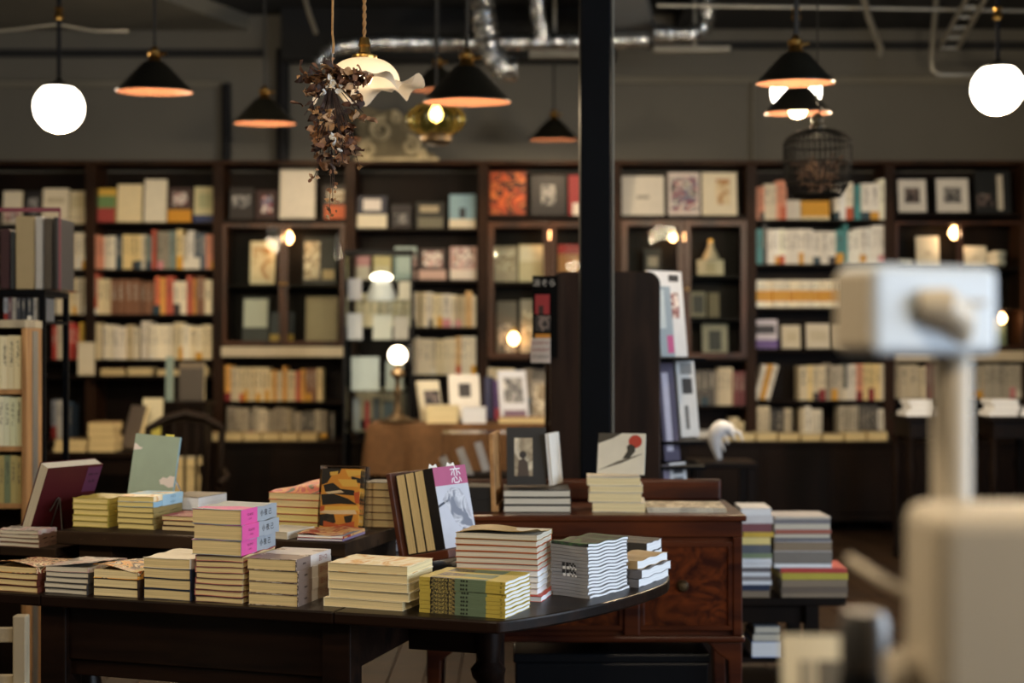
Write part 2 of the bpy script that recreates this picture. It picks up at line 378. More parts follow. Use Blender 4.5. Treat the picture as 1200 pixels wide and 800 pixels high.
# grey ventilation box with slanting side beside the pillar
vb = MB(); A = [at(655, -60, 8.3), at(742, -60, 8.3), at(770, 58, 10.2), at(720, 58, 10.2)]
vb.add(A + [p + Vector((0, 0, .12)) for p in A], [(0,1,2,3),(4,7,6,5),(0,4,5,1),(1,5,6,2),(2,6,7,3),(3,7,4,0)])
tag(vb.build('ceiling_panel', 'panel_grey'), 'grey slanting ceiling panel directly right of black pillar', 'ceiling panel')
tag(MB().box(at(765, 0, 9.9).x, at(855, 0, 9.9).x, 9.85, 9.95, at(0, 62, 9.9).z, at(0, 55, 9.9).z).box(at(812, 0, 9.9).x, at(816, 0, 9.9).x, 9.88, 9.92, at(0, 58, 9.9).z, ZC + .1).build('track_rail', 'conduit', bevel=.004), 'pale metal rail right of black pillar below bent foil duct', 'rail')
px_tube('conduit_pipe', [(770, 6, 9.4), (1000, 9, 9.4), (1290, 14, 9.4)], .014, 'conduit', 'long thin horizontal conduit under ceiling at upper right', 'pipe')
px_tube('conduit_pipe', [(1005, -30, 9.0), (1018, 20, 9.3), (1032, 56, 9.6), (1030, 66, 9.6)], .022, 'conduit', 'slanting conduit between double pendant and right globe', 'pipe')
px_tube('conduit_pipe', [(1100, -30, 10), (1094, 40, 10), (1092, 72, 10), (1093, 82, 10), (1100, 88, 10), (1140, 88, 10), (1185, 90, 10)], .022, 'conduit', 'bent conduit elbow just left of right globe lamp', 'pipe')
px_tube('conduit_pipe', [(355, -10, 9.0), (362, 15, 9.2), (370, 38, 9.4)], .016, 'conduit', 'slanting rod above dried bouquet under dark ceiling', 'pipe')
px_tube('ceiling_cable', [(-20, 38, 8.2), (20, 34, 8.2), (67, 28, 8.2), (110, 36, 8.2), (150, 36, 8.2)], .008, 'conduit', 'sagging grey cable crossing behind left globe rod', 'cable')
ct = thing('cable_tray', 'sloping ladder cable tray under ceiling above right globe', 'cable tray')
for dx in (-11, 11): MB().tube([at(1112 + dx, 56, 9.9), at(1165 + dx, -40, 8.6)], .016, 6).build('side_rail', 'conduit', ct)
for k in range(9):
    t = k / 8; MB().tube([at(1101 + 53 * t, 56 - 96 * t, 9.9 - 1.3 * t), at(1123 + 53 * t, 56 - 96 * t, 9.9 - 1.3 * t)], .011, 6).build('rung', 'conduit', ct)

# black steel pillar
pl = thing('steel_pillar', 'black steel pillar running from floor to ceiling', 'pillar')
X0, X1 = at(680, 0, 5.2).x, at(716, 0, 5.2).x
MB().box(X0, X1, 5.2, 5.312, 0, ZC + .1).build('shaft', 'steel_black', pl, bevel=.006)
MB().box(X0 - .06, X1 + .06, 5.14, 5.37, 0, .015).build('base_plate', 'steel_black', pl)
MB().tube([(X1 + .008, 5.225, 0), (X1 + .008, 5.225, 2), (X1 + .008, 5.225, ZC + .1)], .005, 8).build('cable', 'soffit_grey', pl)

# ------------------------------------------------------------------ wall bookcases
YS = 10.55; S = YS / FPX
bx = [-52, 105, 255, 410, 566, 722, 881, 1043, 1205]
zz = lambda py: CAMZ - (py - HOR) * S
xx = lambda px: (px - 600) * S
UNAME = ['leftmost wall bookcase', 'second wall bookcase from left', 'third wall bookcase from left', 'fourth wall bookcase from left', 'fifth wall bookcase from left', 'sixth wall bookcase from left', 'seventh wall bookcase from left', 'rightmost wall bookcase']
shelves = [[262, 315, 368, 421, 440, 512], [260, 315, 368, 421, 440, 512], [256, 470, 516], [267, 328, 383, 439, 492], [252, 472, 524], [252, 475, 532], [257, 309, 360, 409, 469, 522], [250, 467, 522]]
cab = {2: (262, 404, [333]), 4: (260, 420, [330]), 5: (258, 420, [322, 372]), 7: (260, 408, [313, 360])}
ULAB = ['dark wood wall bookcase at far left behind magazine rack', 'dark wood wall bookcase with five face-out books on top shelf', 'dark wood wall bookcase with lamp-lit glazed cabinet left of glass case', 'dark wood wall bookcase under the carved plaster ornament', 'dark wood wall bookcase with glazed doors left of black pillar', 'dark wood wall bookcase with glazed doors right of black pillar', 'dark wood wall bookcase behind the hanging birdcage', 'dark wood wall bookcase with framed photographs on its top shelf']
for u in range(8):
    x0, x1 = xx(bx[u]), xx(bx[u+1]); bc = thing('wall_bookcase', ULAB[u], 'bookcase', ((x0+x1)/2, YS, 0), 0, 'bookcases along the back wall')
    hw = (x1 - x0) / 2; zt = zz(193); t = .022
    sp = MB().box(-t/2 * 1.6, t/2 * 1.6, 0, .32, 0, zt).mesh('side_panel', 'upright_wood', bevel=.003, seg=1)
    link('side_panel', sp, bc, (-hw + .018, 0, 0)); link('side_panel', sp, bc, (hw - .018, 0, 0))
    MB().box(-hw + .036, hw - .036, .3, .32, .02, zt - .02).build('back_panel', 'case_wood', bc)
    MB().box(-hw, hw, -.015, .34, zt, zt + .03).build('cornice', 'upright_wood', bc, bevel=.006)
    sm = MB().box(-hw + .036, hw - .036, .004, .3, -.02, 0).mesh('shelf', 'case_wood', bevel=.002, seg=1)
    for py in shelves[u]: link('shelf', sm, bc, (0, 0, zz(py)))
    if u < 2: MB().box(-hw + .036, hw - .036, -.13, .004, zz(440) - .02, zz(440)).build('ledge', 'case_wood', bc, bevel=.003)
    # deep plinth with its doors
    zb = .65
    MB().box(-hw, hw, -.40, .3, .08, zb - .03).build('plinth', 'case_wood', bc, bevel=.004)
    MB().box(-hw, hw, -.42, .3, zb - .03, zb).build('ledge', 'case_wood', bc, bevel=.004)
    for s in (-1, 1): MB().box(s * hw / 2 - hw / 2 + .03, s * hw / 2 + hw / 2 - .03, -.412, -.398, .14, zb - .08).build('plinth_door', 'case_wood', bc, bevel=.004)
    if u in cab:
        a, b_, sh = cab[u]; zt_, zb_ = zz(a), zz(b_)
        for py in sh: link('shelf', sm, bc, (0, 0, zz(py)))
        link('shelf', sm, bc, (0, 0, zb_)); link('shelf', sm, bc, (0, 0, zt_ + .02))
        nd = 2; dw = (2 * hw - .072) / nd
        for k in range(nd):
            if u == 7: fw = .02
            else: fw = .045 if u != 2 else .03
            d = MB(); w0, w1, h = -dw / 2 + .002, dw / 2 - .002, zt_ - zb_
            d.box(w0, w0 + fw, -.022, 0, 0, h).box(w1 - fw, w1, -.022, 0, 0, h).box(w0 + fw, w1 - fw, -.022, 0, 0, fw).box(w0 + fw, w1 - fw, -.022, 0, h - fw, h)
            do = d.build('glazed_door', 'cabinet_wood', bc, (-hw + .036 + dw * (k + .5), 0, zb_), bevel=.003, seg=1)
            MB().box(w0 + fw, w1 - fw, -.013, -.009, fw, h - fw).build('pane', 'pane_glass', do)
            MB().lathe([(0, -.02), (.010, -.018), (.012, -.008), (.006, 0)], 10, axis='y', c=((w1 - fw/2) if k == 0 else (w0 + fw/2), -.022, h / 2)).build('knob', 'brass', do)
    if u in (2, 7):
        py = 411 if u == 2 else 416
        MB().box(-hw + .036, hw - .036, -.05, .29, zz(py + 7), zz(py - 5)).build('ledge', 'ledge_pale', bc, bevel=.004)

# ---- upright books on the shelves
PAL = {
 'mix': ['d8cdb4', 'cfc3a6', 'b9b09c', '6f7f78', 'b7553f', 'd9c38a', '44505a', '8a8270', 'e3dac2', '4f4238', 'c9876a', '2f3a3a', 'd5d0c4'],
 'cream': ['e2d5b4', 'd8c9a2', 'cfbf97', 'e6dcc2', 'd3c8ad', 'b9a884', 'c9a26a', 'd8cfbd'],
 'warm': ['e0d2ae', 'd5c49b', 'd06a45', 'dba049', 'e3d8bd', 'b5533c', 'cbbd9d', '7a5238', 'd8c08c'],
 'red': ['8f2824', 'a5352c', '3a2420', 'c8a23c', 'c9bfa6', '6d1d1c', 'b7a98a'],
 'white': ['f2efe8', 'ece8de', 'f4f1ea', 'e3dfd6', 'f0ead8', 'd8d2c4', '3c3a38', 'f0ead8', 'dba12e', '3f8a8f', 'f2efe8'],
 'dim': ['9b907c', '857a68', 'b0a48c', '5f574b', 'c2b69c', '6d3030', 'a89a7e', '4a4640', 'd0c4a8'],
 'mono': ['ece8dc', '2a2a2c', 'c5bfb0', 'e3ded0', '4a4845', 'b0a998', '1f2022', 'cdc2a8', '8f887a'],
 'yellow': ['f0ead8', 'ece6d4', 'f2ecda', 'eae2cc'],
}
CN = {'d8cdb4':'cream','cfc3a6':'beige','b9b09c':'greige','6f7f78':'grey-green','b7553f':'brick-red','d9c38a':'straw','44505a':'slate-blue','8a8270':'olive-grey','e3dac2':'ivory','4f4238':'dark-brown','c9876a':'salmon','2f3a3a':'dark-teal','d5d0c4':'pale-grey'}
import colorsys
def cname(h):
    if h in CN: return CN[h]
    r, g, b_ = [int(h[i:i+2], 16) / 255 for i in (0, 2, 4)]; hh, l, s = colorsys.rgb_to_hls(r, g, b_)
    if s < .14: return 'black' if l < .2 else 'dark-grey' if l < .38 else 'grey' if l < .65 else 'pale-grey' if l < .85 else 'off-white'
    d = hh * 360
    base = 'red' if d < 14 or d > 345 else 'orange' if d < 34 else 'tan' if d < 46 else 'yellow' if d < 66 else 'green' if d < 170 else 'blue' if d < 250 else 'purple'
    if base in ('tan', 'orange', 'yellow') and s < .6: base = 'brown' if l < .38 else 'tan' if l < .62 else 'beige' if l < .78 else 'cream'
    if l < .3: return 'dark-' + base if base != 'brown' else 'dark-brown'
    return base
def unit_book(jm='jacket'):
    b_ = MB()
    b_.box(0, .07, 0, 1, 0, 1, 0).box(.93, 1, 0, 1, 0, 1, 0).box(.07, .93, 0, .02, 0, 1, 0).box(.07, .93, .02, .97, .015, .985, 1)
    return b_.mesh('shelf_book', [jm, 'page_cream'])
ub = unit_book(); ub_series = unit_book('jacket_series'); ub_plain = unit_book('jacket_plain')
rows = [ # unit, x0, x1, shelf y, height px range, palette, shelf words
 (0, 60, 101, 315, (38, 46), 'warm', 'second shelf down'), (0, 62, 101, 368, (38, 46), 'cream', 'third shelf down'), (0, 58, 101, 421, (36, 46), 'red', 'fourth shelf down'),
 (1, 109, 251, 315, (38, 47), 'mix', 'second shelf down'), (1, 109, 251, 368, (38, 48), 'warm', 'third shelf down'), (1, 110, 251, 421, (38, 45), 'cream', 'fourth shelf down'),
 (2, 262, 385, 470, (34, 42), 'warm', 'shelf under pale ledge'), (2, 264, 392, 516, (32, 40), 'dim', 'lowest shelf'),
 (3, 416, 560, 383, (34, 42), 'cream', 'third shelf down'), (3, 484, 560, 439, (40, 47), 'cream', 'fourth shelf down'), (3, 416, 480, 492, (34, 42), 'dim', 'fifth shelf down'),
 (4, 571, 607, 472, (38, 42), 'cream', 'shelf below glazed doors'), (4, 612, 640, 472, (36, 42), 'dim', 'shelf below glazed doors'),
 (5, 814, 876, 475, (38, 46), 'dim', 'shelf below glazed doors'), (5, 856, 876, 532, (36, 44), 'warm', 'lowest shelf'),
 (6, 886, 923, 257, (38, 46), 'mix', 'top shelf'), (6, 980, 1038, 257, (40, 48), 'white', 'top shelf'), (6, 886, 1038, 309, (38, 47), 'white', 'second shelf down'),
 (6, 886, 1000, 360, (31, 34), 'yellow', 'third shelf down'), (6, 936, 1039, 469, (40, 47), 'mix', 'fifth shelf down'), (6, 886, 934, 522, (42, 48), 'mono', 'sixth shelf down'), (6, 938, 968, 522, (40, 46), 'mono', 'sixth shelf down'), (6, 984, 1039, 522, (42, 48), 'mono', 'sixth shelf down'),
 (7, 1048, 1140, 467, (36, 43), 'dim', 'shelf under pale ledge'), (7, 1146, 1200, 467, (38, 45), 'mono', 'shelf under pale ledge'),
]
SB = []; cnt = {}
for (u, x0, x1, py, hr, pal, words) in rows:
    x = x0 + rnd.uniform(0, 2); i0 = cnt.get((u, words), 0); run = None; runh = 0
    while x < x1 - 3:
        if run and run[0] not in ('dba12e', '3f8a8f', 'b7553f', 'd06a45', 'dba049', 'b5533c', 'a5352c') and rnd.random() < .45: col, hp, wp = run
        else:
            col = rnd.choice(PAL[pal]); hp = rnd.uniform(*hr); wp = rnd.uniform(3.6, 7.6) if rnd.random() < .88 else rnd.uniform(7.6, 11)
            if pal == 'yellow': hp = 32; wp = rnd.uniform(5.2, 6.6)
            run = (col, hp, wp)
        if x + wp > x1: break
        i0 += 1
        lean = 0
        SB.append(dict(u=u, x=x, w=wp, h=hp, py=py, col=col, n=i0, words=words, pal=pal, area=wp * hp, d=rnd.uniform(.13, .2), in_=rnd.uniform(.01, .05)))
        x += wp + .35
        if rnd.random() < .03: x += rnd.uniform(2, 5)
    cnt[(u, words)] = i0
SB.sort(key=lambda q: -q['area'])
med = sorted(q['w'] for q in SB)
labels_used = {}
rest = MB(); restcol = {}
def place_shelf(q):
    o = link('shelf_book', ub_series if q['pal'] == 'yellow' else ub, None, (xx(q['x']), YS + q['in_'], zz(q['py']) + .0005)); o.scale = (q['w'] * S, q['d'], q['h'] * S)
    c = lin(q['col']); k = rnd.uniform(1.0, 1.25); o.color = (min(1, c[0]*k), min(1, c[1]*k), min(1, c[2]*k), 1)
    th = 'thin' if q['w'] < 5.0 else 'thick' if q['w'] > 7 else 'medium'
    tag(o, '%s %s book, %s from left, %s, %s' % (th, cname(q['col']), ordn(q['n']), q['words'], UNAME[q['u']]), 'book', 'upright books on the wall shelves')
for q in SB[:300]: place_shelf(q)
mats_rest = []
for q in SB[300:]:
    if q['col'] not in restcol:
        restcol[q['col']] = len(mats_rest); mats_rest.append(plain('spine_' + q['col'], q['col'], .5, var=.12, scale=25))
    x, z, y = xx(q['x']), zz(q['py']) + .0005, YS + q['in_']
    rest.box(x, x + q['w'] * S, y, y + q['d'], z, z + q['h'] * S, restcol[q['col']])
if rest.v:
    o = rest.build('shelf_book_rows', mats_rest); o['kind'] = 'stuff'; tag(o, 'thin spines packed between the larger books on the wall shelves', 'books')

for i, (px_, col, ln) in enumerate(((888, 'ece6d8', 14), (895, 'dba12e', 14), (901, 'e3ddd0', 15))):
    o = link('shelf_book', ub_plain, None, (xx(px_), YS + .03, zz(469) + .012)); o.scale = (.036, .16, 42 * S); o.rotation_euler = (0, R(ln), 0); o.color = lin(col)
    o.location.z = zz(469) + .036 * math.sin(R(ln)) + .001
    o.location.x -= 42 * S * math.sin(R(ln)) * .35
    tag(o, '%s leaning book, %s of three tilted at left of fifth shelf' % (['white', 'yellow', 'pale'][i], ordn(i + 1)), 'book', 'upright books on the wall shelves')

# ---- face-out books: (unit words, x0, x1, ytop, shelf y, base colour, patches, label)
def face_book(px0, px1, py0, py1, base, patches, label, cat='book', yin=.08, tilt=7, name='display_book', group='face-out books on the wall shelves', T=.018, roll=0):
    x0, x1 = xx(px0), xx(px1); H = (py1 - py0) * S / math.cos(R(tilt)); W = x1 - x0
    t = thing(name, label, cat, ((x0 + x1) / 2, YS + yin, zz(py1) + .001), 0, group); t.rotation_euler = (R(-tilt), R(roll), 0)
    pb = MB().box(-W/2 + .003, W/2 - .003, .003, T, .003, H - .003).build('page_block', 'page_cream', t)
    cv = MB().box(-W/2, W/2, 0, .003, 0, H).box(-W/2, W/2, T, T + .003, 0, H).box(-W/2, -W/2 + .003, .003, T, 0, H).build('cover', 'cover', t); cv.color = lin(base)
    for (a, b_, c_, d, col) in patches:
        p = MB().box(-W/2 + a * W, -W/2 + c_ * W, -.0012, 0, b_ * H, d * H).build('print', M[col] if col in M else 'cover', cv)
        if col not in M: p.color = lin(col)
    return t
pattern('print_dark', ['17151a', '2a2426', '80706a', '1c1a20', 'c8beb4'], 12); pattern('print_tan', ['b9ac92', '8f8066', 'cfc4ac', '6d604e'], 10)
pattern('print_pink', ['d9b6ae', '8a5a58', 'e8dcd2', '4a3a3c', 'c9a08c'], 12); pattern('print_grey', ['2b2b2e', '5a5a5c', '9a9894', '1c1c1e', 'c8c6c0'], 12)
pattern('print_orange', ['d2622a', 'b5481c', '2a1208', 'e07a38', '8f3816'], 9); pattern('print_blue', ['8fb0bd', '6a93a5', 'b9ccd0', '4f7a8c'], 8)
pattern('print_multi', ['e8e2da', 'a03f38', '3f4f7a', 'd8cfc4', '2c2a30'], 16); pattern('print_warm', ['e3cfa8', 'd9c79f', 'b98a5a', 'efe2c4'], 8)
FB = [
 (-2, 20, 222, 262, 'e2d8bf', [(.1,.1,.9,.4,'print_pink')], 'cream face-out book with pink print at far left edge, top shelf'),
 (24, 43, 222, 262, '1c1a1c', [(.2,.3,.8,.8,'print_grey')], 'dark face-out book on top shelf above magazine rack'),
 (45, 75, 219, 262, 'e8dcc0', [(.15,.6,.85,.75,'cbbd9c')], 'cream face-out book above right end of magazine rack'),
 (77, 101, 222, 262, 'e2d3ac', [(.1,.5,.9,.85,'d4c498')], 'pale tan face-out book at right end of leftmost top shelf'),
 (109, 131, 219, 259, 'd9b04a', [(0,0,1,.42,'a8433c'),(0,.42,1,.78,'6f8f58')], 'red, green and yellow striped face-out book on top shelf'),
 (133, 162, 214, 259, 'efdcae', [], 'plain pale yellow face-out book beside the striped one'),
 (165, 191, 208, 259, 'ece2c8', [], 'tall plain ivory face-out book leaning on top shelf'),
 (193, 221, 218, 259, '4a3833', [(0,0,1,.36,'d9982a'),(.2,.5,.8,.85,'print_pink')], 'dark face-out book with orange-yellow band along its bottom'),
 (224, 250, 217, 259, 'd5cb9c', [(0,0,1,.2,'34406a'),(.2,.4,.8,.8,'b9b98a')], 'pale green face-out book with navy band along its bottom'),
 (266, 294, 218, 255, '2a2523', [(.12,.35,.88,.75,'print_grey')], 'black face-out book with white picture, top shelf over lit cabinet'),
 (297, 321, 221, 255, '3a2320', [(.3,.2,.8,.8,'print_multi')], 'dark red face-out book with white figure beside tall board'),
 (325, 367, 196, 255, 'cdc6b4', [(.06,.05,.94,.95,'d9d2c2')], 'large plain off-white board on top shelf left of bouquet'),
 (376, 404, 215, 255, '2a221e', [(.1,0,.95,.4,'c05a26'),(.2,.5,.9,.85,'print_tan')], 'dark face-out book with orange base partly behind bouquet'),
 (417, 452, 228, 266, '20263a', [(.2,.55,.8,.9,'d8d2cc'),(0,0,1,.42,'d8d0b8')], 'navy face-out book with white base under plaster ornament'),
 (457, 481, 238, 266, '221d20', [(.2,.2,.85,.6,'print_grey')], 'small black face-out book under plaster ornament'),
 (486, 520, 235, 266, '24241e', [(.1,0,.95,.4,'6d6a58'),(.15,.6,.8,.85,'a89c80')], 'dark olive face-out book with pale strip on fourth top shelf'),
 (526, 557, 226, 266, '86a6b2', [(0,0,1,.26,'ddd2b8'),(.38,.3,.62,.6,'2b3036')], 'sky-blue face-out book with cream base beside orange poster'),
 (412, 432, 298, 327, 'c98f92', [(0,0,1,.55,'d3c8b8')], 'pink topped face-out book on shelf behind glass case'),
 (436, 457, 296, 327, 'd4c28c', [(.1,.1,.9,.5,'e3d8b4')], 'straw yellow face-out book on shelf behind glass case'),
 (461, 487, 288, 327, 'a8bcb6', [(.15,.2,.85,.8,'c3d0ca')], 'pale blue-green face-out book on second shelf'),
 (490, 522, 290, 327, '3a2c2a', [(0,0,1,.3,'c9a89a'),(.15,.4,.85,.9,'print_pink')], 'brown face-out book with pink base on second shelf'),
 (527, 558, 288, 327, 'c9a8a0', [(0,0,1,.3,'e0d6c8'),(.1,.35,.9,.95,'print_pink')], 'rosy face-out book at right end of second shelf'),
 (573, 617, 198, 251, '6a2f14', [(.04,.04,.96,.96,'print_orange')], 'orange and black poster book on top shelf left of pillar'),
 (622, 664, 203, 251, '141216', [(.3,.25,.7,.75,'print_grey')], 'black face-out book with grey motif next to orange poster'),
 (667, 690, 203, 251, '8f1f24', [(.2,0,.8,.3,'d9d0c4')], 'crimson face-out book touching the pillar on top shelf'),
 (730, 780, 204, 251, 'd9d3c6', [(.35,.42,.65,.5,'9a948a')], 'square white face-out book with tiny grey emblem right of pillar'),
 (785, 822, 200, 251, 'ddd2cc', [(.08,.1,.92,.9,'print_multi')], 'white face-out book with colourful collage on top shelf'),
 (825, 866, 200, 251, 'e6dcc2', [(.4,.25,.8,.85,'print_warm')], 'cream face-out book with tan portrait on top shelf'),
 (924, 941, 233, 257, 'e3ddd0', [], 'small white box book under birdcage'),
 (942, 975, 234, 257, 'd9a02c', [(0,0,1,.2,'e6d8b0')], 'bright yellow boxed set under birdcage'),
 (886, 914, 374, 408, 'd8d2e0', [(0,0,1,.3,'6a4f9a'),(.1,.5,.9,.8,'2c2a38')], 'white face-out book with purple base on fourth shelf'),
 (919, 941, 381, 408, 'd9cfb6', [(.2,.3,.8,.7,'cbbf9f')], 'small beige face-out card beside purple based book'),
 (948, 976, 379, 408, 'ddd4bf', [(.15,.3,.85,.7,'cfc4a8')], 'wide cream face-out card on fourth shelf left of display unit'),
 (980, 998, 380, 408, 'd3c8ae', [], 'cream card half hidden behind foreground customer display'),
]
for f in FB: face_book(*f)
# cabinets' contents
CABF = [
 (289, 318, 281, 332, 'd9cfae', [(.1,.1,.9,.85,'print_warm')], 'cream paper bag card inside lamp-lit cabinet'),
 (352, 391, 276, 332, '1c1915', [(.05,.1,.5,.9,'print_tan'),(.6,.1,.95,.3,'a8946a')], 'dark picture card with pale leaves inside lamp-lit cabinet'),
 (280, 311, 347, 403, '3a3a36', [(.05,.35,.95,.95,'e0dcc8')], 'black and white card low in lamp-lit cabinet'),
 (313, 341, 365, 403, '2a3038', [(0,0,1,.3,'c9a23a')], 'slate card with yellow base low in lamp-lit cabinet'),
 (355, 393, 347, 403, '9a8560', [(.1,.1,.9,.9,'a8936c')], 'tan parchment card low in lamp-lit cabinet'),
 (577, 606, 287, 329, 'a89a84', [(.1,.3,.9,.9,'print_tan')], 'greyish picture book behind glazed door left of pillar'),
 (608, 637, 285, 329, 'c9bb98', [(.05,.55,.95,.95,'e3dbc4')], 'cream picture book behind glazed door left of pillar'),
 (655, 684, 285, 329, 'a8763f', [(0,.75,1,1,'8f1f1c')], 'ochre book with red top behind glazed door at pillar'),
 (582, 606, 352, 419, '6a6258', [(.1,.1,.9,.6,'print_grey')], 'dim grey card on lower shelf behind glazed door left of pillar'),
 (610, 632, 350, 419, '9a9284', [(.1,.2,.9,.8,'print_tan')], 'pale narrow card on lower shelf behind glazed door left of pillar'),
 (757, 777, 290, 321, '14110f', [(.2,.3,.8,.7,'8a8478')], 'black boxed card behind left glazed door right of pillar'),
 (820, 851, 303, 321, 'd2c6a8', [(.3,.1,.7,.8,'b9ab88')], 'cream low box behind glazed door right of pillar'),
 (812, 830, 341, 371, '8a7f66', [(.15,.15,.85,.85,'2a2620')], 'small framed card behind glazed door right of pillar'),
 (833, 846, 342, 371, '6d5f3e', [], 'narrow olive book behind glazed door right of pillar'),
 (826, 856, 379, 419, 'a39a84', [(.25,.2,.75,.8,'1f1c1a')], 'grey mount with dark picture behind glazed door right of pillar'),
 (1080, 1107, 275, 312, 'e3ded2', [(.35,.4,.65,.5,'bdb6aa')], 'white upright card inside lamp-lit rightmost cabinet'),
 (1137, 1163, 287, 312, 'e3ded2', [(.35,.4,.65,.5,'bdb6aa')], 'low white square card right of bulb in rightmost cabinet'),
 (1167, 1186, 372, 407, '4a5a4c', [], 'dark green card under small bulb in rightmost cabinet'),
]
for f in CABF: face_book(*f, yin=.12, group='cards and books inside the glazed cabinets')
# framed photographs on the top right shelf
for (a, b_, c_, d, lab, pr) in ((1055, 1092, 206, 249, 'white mounted photograph at left of top right shelf', 'print_dark'), (1100, 1142, 205, 249, 'white mounted photograph at middle of top right shelf', 'print_grey')):
    x0, x1, H = xx(a), xx(b_), (d - c_) * S; W = x1 - x0
    t = thing('framed_photograph', lab, 'picture', ((x0+x1)/2, YS + .08, zz(d) + .001), 0, 'framed photographs'); t.rotation_euler = (R(-7), 0, 0)
    MB().box(-W/2, W/2, 0, .014, 0, .012).box(-W/2, W/2, 0, .014, H - .012, H).box(-W/2, -W/2 + .012, 0, .014, .012, H - .012).box(W/2 - .012, W/2, 0, .014, .012, H - .012).build('frame', 'plastic_black', t)
    o = MB().box(-W/2 + .012, W/2 - .012, .006, .012, .012, H - .012).build('mount', 'cover', t); o.color = lin('e8e5de')
    MB().box(-W * .24, W * .24, .004, .006, H * .3, H * .72).build('photograph', pr, t)
face_book(1148, 1190, 198, 249, '16191a', [(.62,.08,.78,.9,'cfc9ba'),(.05,.15,.5,.45,'print_dark')], 'black picture board with pale vertical stroke on top right shelf', 'picture', name='picture_board', group='framed photographs')
def lamp_point(parent, loc, power, col, r=.03):
    l = bpy.data.lights.new('light', 'POINT'); l.energy = power; l.color = col; l.shadow_soft_size = r
    o = bpy.data.objects.new('light', l); C.objects.link(o); o.parent = parent; o.location = loc; return o
def small_bulb(px, py, lab, dz=.0, yin=.03, r=.042, power=2.2):
    p = Vector((xx(px), YS + yin + .05, zz(py))); t = thing('cabinet_lamp', lab, 'lamp', p, 0, 'small bulbs in the cabinets')
    MB().lathe([(0, -r * 1.25), (r * .55, -r * 1.05), (r, -r * .3), (r * .95, r * .2), (r * .5, r * .9), (r * .4, r * 1.1)], 14).build('bulb', 'bulb_small', t, smooth=True)
    MB().lathe([(r * .42, r * 1.0), (r * .5, r * 1.1), (r * .5, r * 1.9), (0, r * 1.95)], 12).build('socket', 'brass', t)
    MB().tube([(0, 0, r * 1.9), (0, .02, r * 2.4), (0, .06, r * 2.6)], .004, 6).build('wire', 'cord_black', t)
    lamp_point(t, (0, -.07, -.02), power, (1, .68, .4), .03)
small_bulb(335, 277, 'glowing bulb in lamp-lit cabinet left of bouquet'); small_bulb(801, 276, 'glowing bulb behind glazed door just right of pillar', r=.03, power=.35)
small_bulb(790, 277, 'dim second bulb behind glazed door just right of pillar', r=.026, power=.2)
small_bulb(1123, 271, 'glowing bulb at top of rightmost cabinet'); small_bulb(1178, 372, 'small low bulb in rightmost cabinet', r=.034, power=1.2); small_bulb(602, 396, 'round bulb low behind glazed door left of sign', r=.04, power=.3); small_bulb(644, 274, 'faint bulb on cabinet stile left of pillar', r=.028, power=.5)
# white crumpled ornaments and flask
for (px, py, lab, h) in ((1068, 312, 'small white crumpled paper ornament left of white card', .07), (1176, 312, 'small white paper rose ornament at right in cabinet', .13)):
    m_ = MB(); n = 0
    for k in range(7):
        a = rnd.uniform(0, 6.28); r1 = rnd.uniform(.02, .05); m_.lathe([(0, 0), (r1, h * .2), (r1 * .8, h * rnd.uniform(.4, .7)), (r1 * 1.1, h * rnd.uniform(.7, 1))], 7, c=(math.cos(a) * .03, math.sin(a) * .03, 0))
    o = m_.build('paper_ornament', 'cover', None, (xx(px), YS + .14, zz(py + 1) + .001)); o.color = lin('ddd9cf'); tag(o, lab, 'ornament')
t = thing('glass_flask', 'cream conical flask on low box behind glazed door', 'flask', (xx(836), YS + .135, zz(303)))
MB().lathe([(0, 0), (.06, 0), (.062, .02), (.02, .1), (.018, .13), (.024, .135)], 14).build('body', 'ledge_pale', t, smooth=True); MB().lathe([(0, .13), (.02, .13), (.02, .15), (0, .152)], 10).build('stopper', 'brass', t)

# flat books on the deep ledge
def flat_simple(p, W, L, T, col, label, group, name='flat_book', rz=0, pg='page_cream', cat='book', sf=False):
    t = thing(name, label, cat, p, rz, group)
    MB().box(-W/2 + .002, W/2 - .002, -L/2 + .002, L/2 - .002, .0015, T - .0015).build('page_block', pg, t)
    c_ = MB().box(-W/2, W/2, -L/2, L/2, 0, .0015).box(-W/2, W/2, -L/2, L/2, T - .0015, T).box(-W/2, W/2, L/2 - .0015, L/2, .0015, T - .0015).build('cover', 'cover', t); c_.color = lin(col)
    if sf: q = MB().box(-W/2, W/2, -L/2 - .0012, -L/2, 0, T).build('spine', 'cover', t); q.color = lin(col)
    return t
LY = 10.33
for i, px in enumerate((250, 272, 294, 316, 338, 360)):
    x = (px - 600) * 10.2 / FPX; flat_simple((x, LY, .651), .125, .19, .055, ['c9a878', 'bfa06c', 'd2b488', 'b9986a', 'c4a274', 'cdb084'][i], 'tan flat book, %s from left on the ledge below lamp-lit cabinet' % ordn(i + 1), 'flat books on left ledge', pg='page_tan')
for i, px in enumerate((848, 874, 900, 926, 952, 978, 1004, 1030)):
    x = (px - 600) * 10.2 / FPX; flat_simple((x, LY, .651), .145, .19, rnd.uniform(.045, .065), ['d0c4a6', 'b9a888', 'c9bc9e', 'a8977a', 'd6cbb0', 'b3a284', 'cabd9f', '9a8a70'][i], 'beige flat book, %s from left on the ledge below birdcage bookcase' % ordn(i + 1), 'flat books on right ledge')
for i, (px, w_, h_) in enumerate(((130, 30, 8), (162, 30, 9), (196, 28, 7), (228, 30, 10))):
    flat_simple((xx(px), YS + .12, zz(440) + .001), w_ * S * .95, .17, h_ * S, ['c98f6a', 'bfa58a', '8a6a70', '6a4a3a'][i], 'flat book, %s from left on narrow shelf of second bookcase' % ordn(i + 1), 'flat books on the narrow shelf', pg='page_tan')
